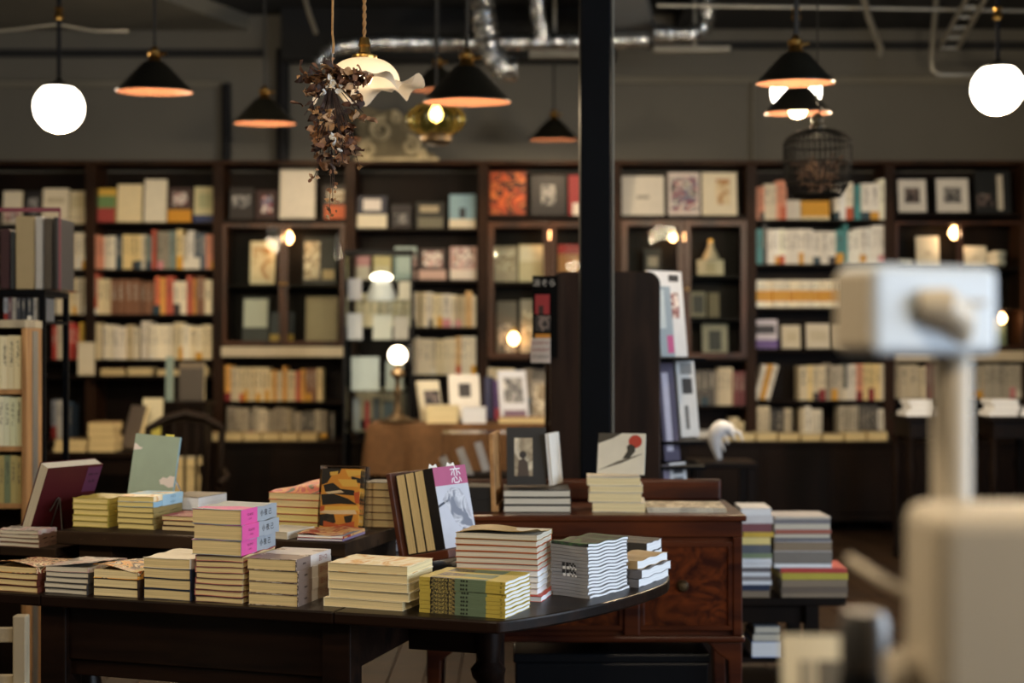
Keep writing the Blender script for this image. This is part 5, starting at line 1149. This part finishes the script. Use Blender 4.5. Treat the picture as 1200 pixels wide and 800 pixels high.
flat_simple(Vector((at(612, 0, CY + .1).x, CY + .13, zc)), .3, .2, .035, 'a87848', 'tan wide album lying in front of white glossy book', 'books on the cloth table', pg='page_tan')
# acrylic case at right of cloth table in front
t = thing('acrylic_box', 'clear acrylic box with pale papers between stand and sideboard', 'box', at(560, 0, 7.6).xy.to_3d())
zt_ = at(0, 506, 7.6).z
MB().box(-.2, .2, -.15, .15, 0, zt_ - .22).build('pedestal', 'case_wood', t, bevel=.004)
MB().box(-.19, .19, -.14, .14, zt_ - .22, zt_).build('cover_glass', 'wrap', t)
for k in range(3):
    q = MB().box(-.15 + k * .09, -.11 + k * .09, -.1, -.095, 0, .16).build('paper_strip', 'cover', t, (.0, 0, zt_ - .215), (0, R(-25 + 4 * k), 0)); q.color = lin('c9ccd0')

# tall glass display case
GY = 9.55; x0, x1 = at(402, 0, GY).x, at(484, 0, GY).x; z0_, z1_ = .35, at(0, 296, GY).z
t = thing('glass_case', 'tall glass display case with shelves of cards behind globe lamp', 'display case', ((x0+x1)/2, GY, 0)); hw = (x1 - x0) / 2
MB().box(-hw, hw, 0, .36, 0, z0_).build('base', 'case_wood', t, bevel=.004)
for a in (-hw + .008, hw - .008):
    for b_ in (.008, .352): MB().box(a - .008, a + .008, b_ - .008, b_ + .008, z0_, z1_).build('post', 'pipe_black', t)
for b_ in (.003, .357): MB().box(-hw + .016, hw - .016, b_ - .003, b_ + .003, z0_, z1_).build('pane', 'case_glass', t)
for a in (-hw + .003, hw - .003): MB().box(a - .003, a + .003, .016, .344, z0_, z1_).build('pane', 'case_glass', t)
gz = [at(0, q, GY + .1).z for q in (505, 458, 398, 352)]
for z in gz: MB().box(-hw + .008, hw - .008, .008, .352, z - .008, z).build('glass_shelf', 'case_glass', t)
MB().box(-hw, hw, 0, .36, z1_, z1_ + .02).build('top_frame', 'pipe_black', t)
k = 0
for zi, its in ((0, [(418, .05, .22, '8f9498'), (430, .03, .2, '9a2a2a'), (441, .05, .22, '39424c'), (455, .07, .2, '4a5a66')]), (1, [(428, .19, .23, 'cdd3d2'), (462, .12, .2, 'b5bcb8')]), (2, [(416, .1, .18, 'd3cfd4'), (448, .13, .17, 'd8d6ce'), (470, .1, .16, 'c9c0bc')]), (3, [(416, .09, .15, 'b9b4bc'), (474, .08, .13, 'd0c8bc')])):
    for (px, W, H, col) in its:
        k += 1; stand_px(px, W, H, rnd.uniform(-8, 12), 5, GY + .17, gz[zi], col, '%s card, %s from left, %s shelf of tall glass case' % (cname(col), ordn(its.index((px, W, H, col)) + 1), ['lowest', 'third', 'second', 'top'][zi]), T=.006, name='display_card', cat='card', group='cards in the glass case')
p = Vector((at(447, 0, GY + .17).x, GY + .17, gz[3])); t = thing('small_dome_lamp', 'small glowing domed lamp on top shelf of glass case', 'lamp', p)
MB().lathe([(0, .0), (.10, .0), (.105, .01), (.095, .05), (.06, .13), (.055, .15)], 20).build('shade', 'white_metal', t, smooth=True)
MB().lathe([(0, .145), (.07, .148), (.075, .165), (.05, .185), (0, .195)], 18).build('diffuser', 'desk_glow', t, smooth=True)

# ------------------------------------------------------------------ left side: near shelf, plastic-wrapped magazines, reading desk and chair
NY = 5.0; x1 = at(31, 0, NY).x; x0 = x1 - .42; zt = at(0, 384, NY).z
t = thing('wooden_bookshelf', 'light wooden bookshelf with cream paperbacks at left edge', 'bookshelf', (0, NY, 0))
MB().box(x1 - .018, x1, 0, .165, 0, zt).build('side_panel', 'light_wood', t, bevel=.002); MB().box(x0, x0 + .022, 0, .165, 0, zt).build('side_panel', 'light_wood', t, bevel=.002)
MB().box(x0, x1 + .0, -.012, .17, zt, zt + .028).build('top_board', 'pale_wood', t, bevel=.003)
MB().box(x0 + .022, x1 - .018, .15, .165, 0, zt).build('back_panel', 'case_wood', t)
NS = [at(0, q, NY).z for q in (456, 523, 590)]
for z in NS: MB().box(x0 + .022, x1 - .018, .004, .15, z - .018, z).build('shelf', 'light_wood', t, bevel=.002)
MB().box(x1, x1 + .003, .06, .115, 0, zt - .01).build('grey_strip', 'conduit', t)
for r_, z in enumerate(NS):
    x = x1 - .021; i = 0
    H = [.19, .175, .168][r_]
    while x > x1 - .27:
        i += 1; w_ = rnd.uniform(.016, .024); x -= w_ + .0008; col = rnd.choice([['ddd0aa', 'd8c99c', 'd3c59c'], ['c9c8a0', 'd0cfae', 'd8d3b4'], ['9a8a5a', 'a8985f', '6f7a5a']][r_])
        o = link('shelf_book', ub_plain, None, (x, NY + .008 + rnd.uniform(0, .006), z + .0005)); o.scale = (w_, .128, H * rnd.uniform(.97, 1)); o.color = lin(col)
        tag(o, '%s paperback, %s from right, %s row of light wooden bookshelf' % (cname(col), ordn(i), ['upper', 'middle', 'lower'][r_]), 'book', 'paperbacks in the light wooden bookshelf')
# dark rack with wrapped magazines behind and above it
WY = 5.35; xr = at(52, 0, WY).x
t = thing('dark_rack', 'dark rack holding plastic-wrapped magazines above light bookshelf', 'rack', (0, WY, 0))
zA, zB = at(0, 340, WY).z, at(0, 376, WY).z
MB().box(xr - .5, xr, 0, .3, zA - .02, zA).build('shelf', 'steel_black', t); MB().box(xr - .5, xr, 0, .3, zB - .01, zB).build('shelf', 'steel_black', t)
for a in (xr - .5, xr - .02):
    for b_ in (.0, .28): MB().box(a, a + .02, b_, b_ + .02, 0, zA - .02).build('post', 'steel_black', t)
HM = at(0, 252, WY).z - zA
t2 = thing('magazine_file', 'clear magazine holder with dark red rim on dark rack', 'holder', (0, WY, zA + .001))
xe = at(70, 0, WY).x; x_ = xe - .32
MB().box(x_, xe, .012, .016, .004, HM + .02).build('front_sheet', 'wrap', t2); MB().box(x_, xe, .27, .274, .004, HM + .02).build('back_sheet', 'wrap', t2)
MB().box(x_, xe, .012, .274, 0, .004).build('bottom', 'wrap', t2)
q = MB().box(x_, xe, .006, .012, HM + .012, HM + .028).box(xe - .006, xe, .006, .012, 0, HM + .012).build('rim', 'cover', t2); q.color = lin('7a2f40')
for i, (a, b_, col, lab) in enumerate(((-2, 9, '4a2030', 'maroon wrapped magazine at left edge in clear holder'), (9.5, 15, '39424c', 'dark blue thin wrapped magazine in clear holder'), (16, 38, 'e0cfa6', 'wide tan wrapped magazine in clear holder'), (39, 48, 'eef1f6', 'shiny silver-white wrapped magazine in clear holder'), (49, 59, '6a625a', 'dark brown wrapped magazine in clear holder'), (60, 66, '2a2a30', 'black wrapped magazine at right in clear holder'))):
    a_, b2 = at(a, 0, WY).x, at(b_, 0, WY).x; t3 = thing('wrapped_magazine', lab, 'magazine', ((a_ + b2) / 2, WY + .02, zA + .0055), 0, 'wrapped magazines in the clear holder'); W = (b2 - a_) - .002; H = HM * [.8, .78, .97, .97, .95, .96][i]
    q = MB().box(-W/2, W/2, 0, .2, 0, H).build('magazine', 'cover', t3, bevel=.002, seg=1); q.color = lin(col)
    MB().gbox(-W/2 - .0006, W/2 + .0006, -.0012, -.0004, 0, H, 2, 1, lambda x, y, z: 0).build('film', 'wrap', t3)
for i, (px, col) in enumerate(((2, '8a8f96'), (7, '5a3a44'), (12, '9a9488'), (17, '30343c'), (23, '2a2e36'), (30, '3c424a'), (37, 'b5b8ba'), (43, '4a5058'))):
    o = link('shelf_book', ub, None, (at(px, 0, WY).x, WY + .02, zB + .0005)); o.scale = (.0145, .14, .088); o.color = lin(col)
    tag(o, '%s small volume, %s from left, under the clear magazine holder' % (cname(col), ordn(i + 1)), 'book', 'small volumes on the dark rack')
# leaning cream book and desk clutter in front of the left bookcases
DY = 9.0
t = thing('reading_desk', 'dark wooden desk with piled books in front of left bookcase', 'desk', (0, DY, 0)); x0, x1 = at(52, 0, DY).x, at(186, 0, DY).x; zd = at(0, 530, DY).z
MB().box(x0, x1, 0, .5, zd - .035, zd).build('top', 'case_wood', t, bevel=.004); MB().box(x0 + .03, x1 - .03, .03, .47, zd - .14, zd - .035).build('apron', 'case_wood', t)
for a in (x0 + .04, x1 - .04):
    for b_ in (.04, .46): MB().box(a - .03, a + .03, b_ - .03, b_ + .03, 0, zd - .14).build('leg', 'case_wood', t)
pile(62, 100, 530, DY + .05, [(7, 'b09a70', 0, 'lower tan album at left of reading desk', 'page_tan'), (8, '8f7a54', 2, 'upper brown album at left of reading desk', 'page_tan')], 'books on the reading desk', name='desk_book')
pile(103, 133, 530, DY + .05, [(10, 'a88f66', 0, 'lowest book of the tan pile on reading desk', 'page_tan'), (8, 'b89a6c', 1, 'second book of the tan pile on reading desk', 'page_tan'), (8, '9a7f58', -1, 'third book of the tan pile on reading desk', 'page_tan'), (9, 'b59468', 0, 'topmost book of the tan pile on reading desk', 'page_tan')], 'books on the reading desk', name='desk_book')
stand_px(154, .14, .29, -30, 20, DY + .27, zd, '6a6058', 'grey-brown album leaning on the reading desk', T=.03, group='books on the reading desk')
stand_px(178, .13, .33, 6, 12, DY + .36, zd + .0, 'd0c7a4', 'cream book with yellow-green lower half on reading desk', [(0,0,1,.45,'b0a83a')], T=.02, group='books on the reading desk')
stand_px(101, .12, .25, 16, 15, YS - .075, zz(440), 'c3b79a', 'cream leaning book on narrow shelf at left bookcases', [(.1,.1,.9,.9,'cabfa4')], T=.015, group='books on the narrow shelf')
stand_px(199, .05, .30, 5, 4, 9.68, at(0, 470, 9.7).z, '7f938a', 'tall grey-green upright folder above carved chair', T=.03, group='books above the chair')
# side stand carrying the folders behind the chair
t = thing('book_stand', 'dark wooden stand behind the carved chair', 'stand', (0, 9.6, 0)); x0, x1 = at(186, 0, 9.6).x, at(242, 0, 9.6).x; zc_ = at(0, 470, 9.7).z
MB().box(x0, x1, 0, .3, zc_ - .03, zc_).build('top', 'case_wood', t); MB().box(x0 + .02, x1 - .02, .02, .28, 0, zc_ - .03).build('body', 'case_wood', t, bevel=.004)
stand_px(226, .17, .26, 0, 3, 9.74, zc_, '4f4840', 'wide dark grey box file above carved chair', [(0,.85,1,1,'7a6c58')], T=.05, group='books above the chair')
# carved chair
KY = 7.9; cx = at(212, 0, KY).x; t = thing('carved_chair', 'dark carved wooden chair with curved back near reading desk', 'chair', (cx, KY, 0), R(8)); t.scale = (1, 1, .88)
sw_ = .22
MB().box(-sw_, sw_, -.2, .22, .43, .47).build('seat', 'case_wood', t, bevel=.008)
for a in (-1, 1):
    MB().tube([(a * (sw_ - .03), .19, 0), (a * (sw_ - .03), .2, .45), (a * (sw_ - .02), .24, .75), (a * (sw_ - .01), .28, .98)], [.022, .024, .022, .018], 8).build('back_post', 'case_wood', t, smooth=True)
    MB().tube([(a * (sw_ - .03), -.17, 0), (a * (sw_ - .028), -.17, .2), (a * (sw_ - .03), -.17, .44)], [.018, .024, .022], 8).build('front_leg', 'case_wood', t, smooth=True)
    MB().tube([(a * (sw_ + .0), .23, .7), (a * (sw_ + .03), .0, .69), (a * (sw_ + .03), -.15, .68), (a * (sw_), -.19, .65)], .018, 8).build('armrest', 'case_wood', t, smooth=True)
    MB().tube([(a * (sw_ + .02), -.14, .68), (a * (sw_ - .01), -.16, .46)], .015, 8).build('arm_post', 'case_wood', t)
MB().tube([(-sw_ + .0, .28, .96), (-sw_ * .5, .31, 1.03), (0, .32, 1.06), (sw_ * .5, .31, 1.03), (sw_, .28, .96)], [.02, .03, .038, .03, .02], 8).build('crest_rail', 'case_wood', t, smooth=True)
for k in range(5): x_ = -.13 + k * .065; MB().tube([(x_, .2, .46), (x_, .24, .75), (x_, .29, 1.0)], .009, 6).build('spindle', 'case_wood', t)
# pile of papers behind chair
pile(186, 226, 585, 8.7, [(14, 'a89878', 0, 'lowest bundle of the paper pile behind chair', 'page_tan'), (12, 'b5a684', 1, 'second bundle of the paper pile behind chair', 'page_tan'), (12, '9a8a6a', -1, 'third bundle of the paper pile behind chair', 'page_tan'), (10, 'bdb296', 2, 'topmost bundle of the paper pile behind chair', 'page_tan')], 'paper bundles behind the chair', name='paper_bundle')
t = thing('low_bench', 'low dark bench carrying the paper bundles behind chair', 'bench', (at(206, 0, 8.7).x, 8.8, 0)); zb_ = at(0, 585, 8.7).z - .001
MB().box(-.15, .15, -.14, .16, zb_ - .04, zb_).build('top', 'case_wood', t)
for a in (-.12, .12):
    for b_ in (-.1, .12): MB().box(a - .02, a + .02, b_ - .02, b_ + .02, 0, zb_ - .04).build('leg', 'case_wood', t)

# ------------------------------------------------------------------ right side: low bench with piles, display stands
BY = 5.5; zb_ = at(0, 701, BY).z
t = thing('low_table', 'low dark table carrying magazine piles right of sideboard', 'table', (0, BY, 0)); x0, x1 = at(820, 0, BY).x, at(992, 0, BY).x
MB().box(x0, x1, 0, .42, zb_ - .03, zb_ - .001).build('top', 'case_wood', t, bevel=.004); MB().box(x0 + .02, x1 - .12, .03, .4, zb_ - .1, zb_ - .03).build('apron', 'case_wood', t); MB().box(x0 + .02, x1 - .12, .02, .4, .09, .11).build('lower_shelf', 'case_wood', t)
for a in (x0 + .03, x1 - .13):
    for b_ in (.03, .39): MB().box(a - .025, a + .025, b_ - .025, b_ + .025, 0, zb_ - .03).build('leg', 'case_wood', t)
gp = 'magazine piles on the low table'
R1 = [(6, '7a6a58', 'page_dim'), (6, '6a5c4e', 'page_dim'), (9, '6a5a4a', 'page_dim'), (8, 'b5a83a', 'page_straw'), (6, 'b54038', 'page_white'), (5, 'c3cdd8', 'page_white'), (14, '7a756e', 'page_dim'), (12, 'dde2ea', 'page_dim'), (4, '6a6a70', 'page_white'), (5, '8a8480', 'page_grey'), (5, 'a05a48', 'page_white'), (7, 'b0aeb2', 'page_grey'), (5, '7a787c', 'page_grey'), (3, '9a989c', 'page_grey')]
zq = at(0, 701, BY + .02).z; z = zb_
for i, (h, col, pg) in enumerate(R1):
    w_ = 78 if i < 5 else 68 if i < 8 else 66; lo = 917 if i < 5 else 909; T = h * BY / FPX
    flat_simple(Vector((at(lo + w_ / 2, 0, BY).x, BY + .12, z)), w_ * BY / FPX, .2, T - .0006, col, '%s item of the right pile on low table, %s' % (nth(i, len(R1)), cname(col)), gp, name='piled_magazine', pg=pg, rz=rnd.uniform(-.03, .03), sf=i in (1, 3, 4, 6, 8, 10, 12)); z += T
R2 = [(8, '8a7458', 'page_dim'), (7, '24304a', 'page_white'), (5, 'c9ccd6', 'page_white'), (5, '8f8a8a', 'page_white'), (5, 'dfe2e8', 'page_white'), (5, '6a6468', 'page_white'), (5, 'c0b8b4', 'page_white'), (6, 'e0e3e8', 'page_white'), (6, '7a8a6a', 'page_grey'), (10, '5a6068', 'page_grey'), (9, 'b0a878', 'page_straw'), (6, 'c9a83a', 'page_straw'), (10, '7a4a50', 'page_white'), (9, 'd0cfd0', 'page_grey'), (9, 'c4c6ca', 'page_white')]
z = zb_
for i, (h, col, pg) in enumerate(R2):
    T = h * BY / FPX; flat_simple(Vector((at(888, 0, BY).x + rnd.uniform(-.008, .004), BY + .12, z)), 36 * BY / FPX, .2, T - .0006, col, '%s item of the left pile on low table, %s' % (nth(i, len(R2)), cname(col)), gp, name='piled_magazine', pg=pg, rz=rnd.uniform(-.04, .04), sf=i % 2 == 1 or i in (8, 12)); z += T
flat_simple(Vector((at(900, 0, BY).x, BY + .12, .111)), .12, .2, .06, '5a84c9', 'bright blue folder on lower shelf of low table', 'items under the low table', pg='page_white')
flat_simple(Vector((at(900, 0, BY).x, BY + .12, .172)), .11, .2, .03, '30343c', 'dark folder lying on the bright blue folder', 'items under the low table', pg='page_grey')
flat_simple(Vector((at(900, 0, BY).x + .004, BY + .12, .203)), .1, .18, .025, '8a9098', 'grey folder topmost under the low table', 'items under the low table', pg='page_grey')
for (pxa, pxb, lab, Y) in ((1062, 1142, 'dark display stand with white papers left of customer display pole', 8.6), (1160, 1228, 'dark display stand with white papers at right photo edge', 8.4)):
    xa, xb = at(pxa, 0, Y).x, at(pxb, 0, Y).x; zt_ = at(0, 488, Y).z
    t = thing('display_stand', lab, 'stand', (xa, Y, 0), 0, 'display stands at the right'); W = xb - xa
    MB().box(0, W, 0, .4, zt_ - .03, zt_).build('top', 'case_wood', t, bevel=.006); MB().box(.03, W - .03, .02, .38, zt_ - .13, zt_ - .03).build('apron', 'case_wood', t)
    for a in (.04, W - .04):
        for b_ in (.04, .36): MB().lathe([(.02, 0), (.03, .05), (.018, .1), (.03, .3), (.022, .5), (.035, .6), (.02, .68), (.03, zt_ - .13)], 10, c=(a, b_, 0)).build('turned_leg', 'case_wood', t, smooth=True)
    side = 'left' if pxa < 1100 else 'right'
    for i, (dx, w_, h, col) in enumerate(((.1, .17, .03, 'd8dade'), (.12, .15, .04, 'c9cdd4'), (.11, .16, .025, 'e3e5e8'), (.24, .13, .03, 'dfe2e6'), (.25, .12, .02, 'c3c8d0'))):
        z_ = zt_ + .001 + (0, .031, .072, 0, .031)[i]
        flat_simple(Vector((xa + dx + (0 if i < 3 else .03), Y + .15, z_)), w_, .2, h, col, '%s on the %s display stand' % (['lowest white leaflet pile', 'middle white leaflet pile', 'top white leaflet pile', 'lower leaflet pile at right end', 'upper leaflet pile at right end'][i], side), 'leaflets on the display stands', name='leaflet_pile', pg='page_white', cat='leaflets')

# ------------------------------------------------------------------ counter and foreground devices
CT = .88
t = thing('shop_counter', 'brown shop counter below the foreground devices', 'counter', (0, .75, 0)); MB().box(.1, 1.5, 0, .72, CT - .04, CT).build('top', 'counter_top', t, bevel=.004); MB().box(.14, 1.46, .04, .68, 0, CT - .04).build('body', 'case_wood', t)
DYY = 1.22; s_ = DYY / FPX
# customer display on its pole
px = at(1115, 0, DYY).x; t = thing('customer_display', 'blurred pale customer display on a pole in the foreground', 'display', (px, DYY, CT))
zh = at(0, 365, DYY).z - CT
hd = Matrix.Translation((-.035, -.02, zh)) @ Matrix.Rotation(R(24), 4, 'Z')
m_ = MB().box(-.066, .066, -.026, .026, -.037, .037, 0, hd); m_.build('display_head', 'plastic_white', t, bevel=.008, seg=3)
MB().box(-.069, -.060, -.023, .023, -.032, .032, 0, hd).build('side_cover', 'plastic_beige', t, bevel=.004)
MB().box(-.06, .055, .026, .0275, -.026, .026, 0, hd).build('screen', 'plastic_black', t)
MB().box(-.012, .05, -.0275, -.026, .004, .009, 0, hd).build('vent_slot', 'plastic_grey', t)
MB().tube([(-.044, -.05, zh + .003), (-.024, -.052, zh + .002), (-.008, -.04, zh - .006), (.0, -.012, zh - .026)], [.014, .017, .016, .014], 12).build('tilt_arm', 'plastic_beige', t, smooth=True)
MB().lathe([(.018, 0), (.018, .05), (.0165, .06), (.0165, zh - .02), (.012, zh - .006), (0, zh - .004)], 20).build('pole', 'plastic_beige', t, smooth=True)
MB().lathe([(0, 0), (.06, 0), (.062, .008), (.05, .016), (.02, .02)], 28).build('base', 'plastic_beige', t, smooth=True)
# receipt printer / till at the lower right
PY = 1.05; xa = at(1072, 0, PY).x; zt_ = at(0, 592, PY).z
t = thing('receipt_printer', 'blurred beige receipt printer at lower right foreground', 'printer', (xa, PY - .04, CT))
h = zt_ - CT
MB().box(0, .17, 0, .09, .0, h * .55).build('body', 'plastic_grey', t, bevel=.01, seg=3)
MB().box(.002, .168, -.005, .085, h * .55, h).build('lid', 'plastic_beige', t, bevel=.014, seg=3)
MB().lathe([(0, -.012), (.016, -.012), (.018, 0), (.016, .012), (0, .012)], 16, axis='x', c=(-.008, .04, h * .6)).build('lid_knob', 'plastic_beige', t, smooth=True)
MB().box(.02, .15, -.012, .0, h * .2, h * .26).build('paper_slot', 'plastic_black', t)
a, b_ = at(994, 655, 1.15), at(1075, 700, 1.1)
o = MB().tube([a, a.lerp(b_, .5) + Vector((0, 0, -.002)), b_, b_ + Vector((.02, .0, -.06)), Vector((b_.x + .03, b_.y, CT + .002))], .0045, 8).build('handset_rod', 'plastic_beige', None, smooth=True); tag(o, 'pale slanting rod in front of the receipt printer', 'rod')
# bag-like dark cable bundle and strap at the right edge
t = thing('scanner_stand', 'dark blue-grey scanner on a beige bent neck at the corner', 'scanner', (at(1165, 0, .95).x, .93, CT))
MB().lathe([(0, 0), (.035, 0), (.036, .01), (.02, .02)], 20).build('base', 'plastic_black', t, smooth=True)
MB().tube([(0, 0, .015), (-.02, -.01, .04), (-.022, -.012, .07), (.0, -.01, .11), (.03, 0, .13)], .009, 10).build('neck', 'plastic_beige', t, smooth=True)
MB().box(-.005, .09, -.03, .03, -.02, .035, 0, Matrix.Translation((.02, 0, .10)) @ Matrix.Rotation(R(-28), 4, 'Y')).build('head', 'plastic_black', t, bevel=.01, seg=3)
# price card and black bottle with silver cap
YY = 1.28; A = at(920, 752, YY)
t = thing('price_card', 'cream notice card standing on counter beside black bottle', 'card', matrix=stand_matrix(Vector((at(958, 0, YY).x, YY, CT + .002)), -4, 8))
W = .06; H = (A.z - CT) / math.cos(R(8)); q = MB().box(-W/2, W/2, 0, H, 0, .004).build('sheet', 'cover', t); q.color = lin('e6dcc0')
for (a, b_, c_, d, cc) in ((-.014, -.008, .56, .86, '8a8478'), (-.006, -.001, .56, .86, 'a8a294'), (.002, .026, .68, .86, '6d685e')):
    q = MB().box(a, b_ + .0, H * c_, H * d, .004, .0044).build('print', 'cover', t); q.color = lin(cc)
MB().box(-W/2 - .003, W/2 + .003, -.0005, .008, -.003, .007).build('foot', 'light_wood', t)
YY = 1.15; p = at(1013, 0, YY); hz_ = at(0, 716, YY).z - CT
t = thing('black_bottle', 'black bottle with silver cap standing on the counter', 'bottle', (p.x, YY, CT))
MB().lathe([(0, 0), (.021, 0), (.022, .004), (.022, hz_ * .66), (.02, hz_ * .76), (.0175, hz_ * .8)], 24).build('body', 'plastic_black', t, smooth=True)
MB().lathe([(.0185, hz_ * .78), (.0195, hz_ * .8), (.0195, hz_ * .96), (.016, hz_), (0, hz_)], 24).build('cap', 'wire_dark', t, smooth=True)
q = MB().lathe([(.0223, hz_ * .28), (.0223, hz_ * .6)], 24).build('label', 'cover', t); q.color = lin('16241e')
YY = 1.2; p = at(992, 0, YY)
t = thing('roll_of_tape', 'beige tape roll leaning against the black bottle', 'tape', (p.x, YY + .045, CT + .045)); MB().lathe([(.022, -.012), (.044, -.012), (.044, .012), (.022, .012), (.022, -.012)], 28, axis='x').build('tape', 'plastic_beige', t, smooth=True); MB().lathe([(.019, -.011), (.022, -.011), (.022, .011), (.019, .011), (.019, -.011)], 28, axis='x').build('core', 'pale_wood', t)
# ------------------------------------------------------------------ under the front table
t = thing('pale_chair', 'pale wooden chair back at the lower left corner', 'chair', (-1.19, 2.86, 0)); 
for a in (-.15, .15):
    MB().box(a - .014, a + .014, .14, .168, 0, .742).build('back_post', 'pale_wood', t, bevel=.003); MB().box(a - .014, a + .014, -.17, -.142, 0, .42).build('front_leg', 'pale_wood', t, bevel=.003)
MB().box(-.17, .17, -.18, .135, .42, .445).build('seat', 'pale_wood', t, bevel=.005)
for z in (.60, .70): MB().box(-.136, .136, .148, .16, z - .016, z + .016).build('back_rail', 'pale_wood', t, bevel=.003)
t = thing('wooden_stool', 'reddish wooden stool under the front table', 'stool', (at(495, 0, 3.95).x + .0, 3.98, 0)); zs_ = .34
MB().lathe([(0, zs_ - .03), (.13, zs_ - .03), (.14, zs_ - .015), (.13, zs_), (0, zs_)], 28).build('seat', 'stand_wood', t, smooth=True)
for k in range(4):
    a = k * math.pi / 2 + .5; MB().tube([(.09 * math.cos(a), .09 * math.sin(a), zs_ - .03), (.13 * math.cos(a), .13 * math.sin(a), 0)], [.018, .014], 8).build('leg', 'stand_wood', t, smooth=True)
t = thing('black_bag', 'black soft bag on the floor beneath the front table', 'bag', (at(252, 0, 4.6).x, 4.75, 0))
MB().lathe([(0, 0), (.14, 0), (.16, .06), (.15, .22), (.1, .3), (.04, .33), (0, .33)], 20).build('body', 'plastic_black', t, smooth=True); MB().tube([(-.08, 0, .28), (-.05, 0, .4), (.05, 0, .4), (.08, 0, .28)], .01, 8).build('handle', 'plastic_black', t, smooth=True)
bpy.context.view_layer.update()
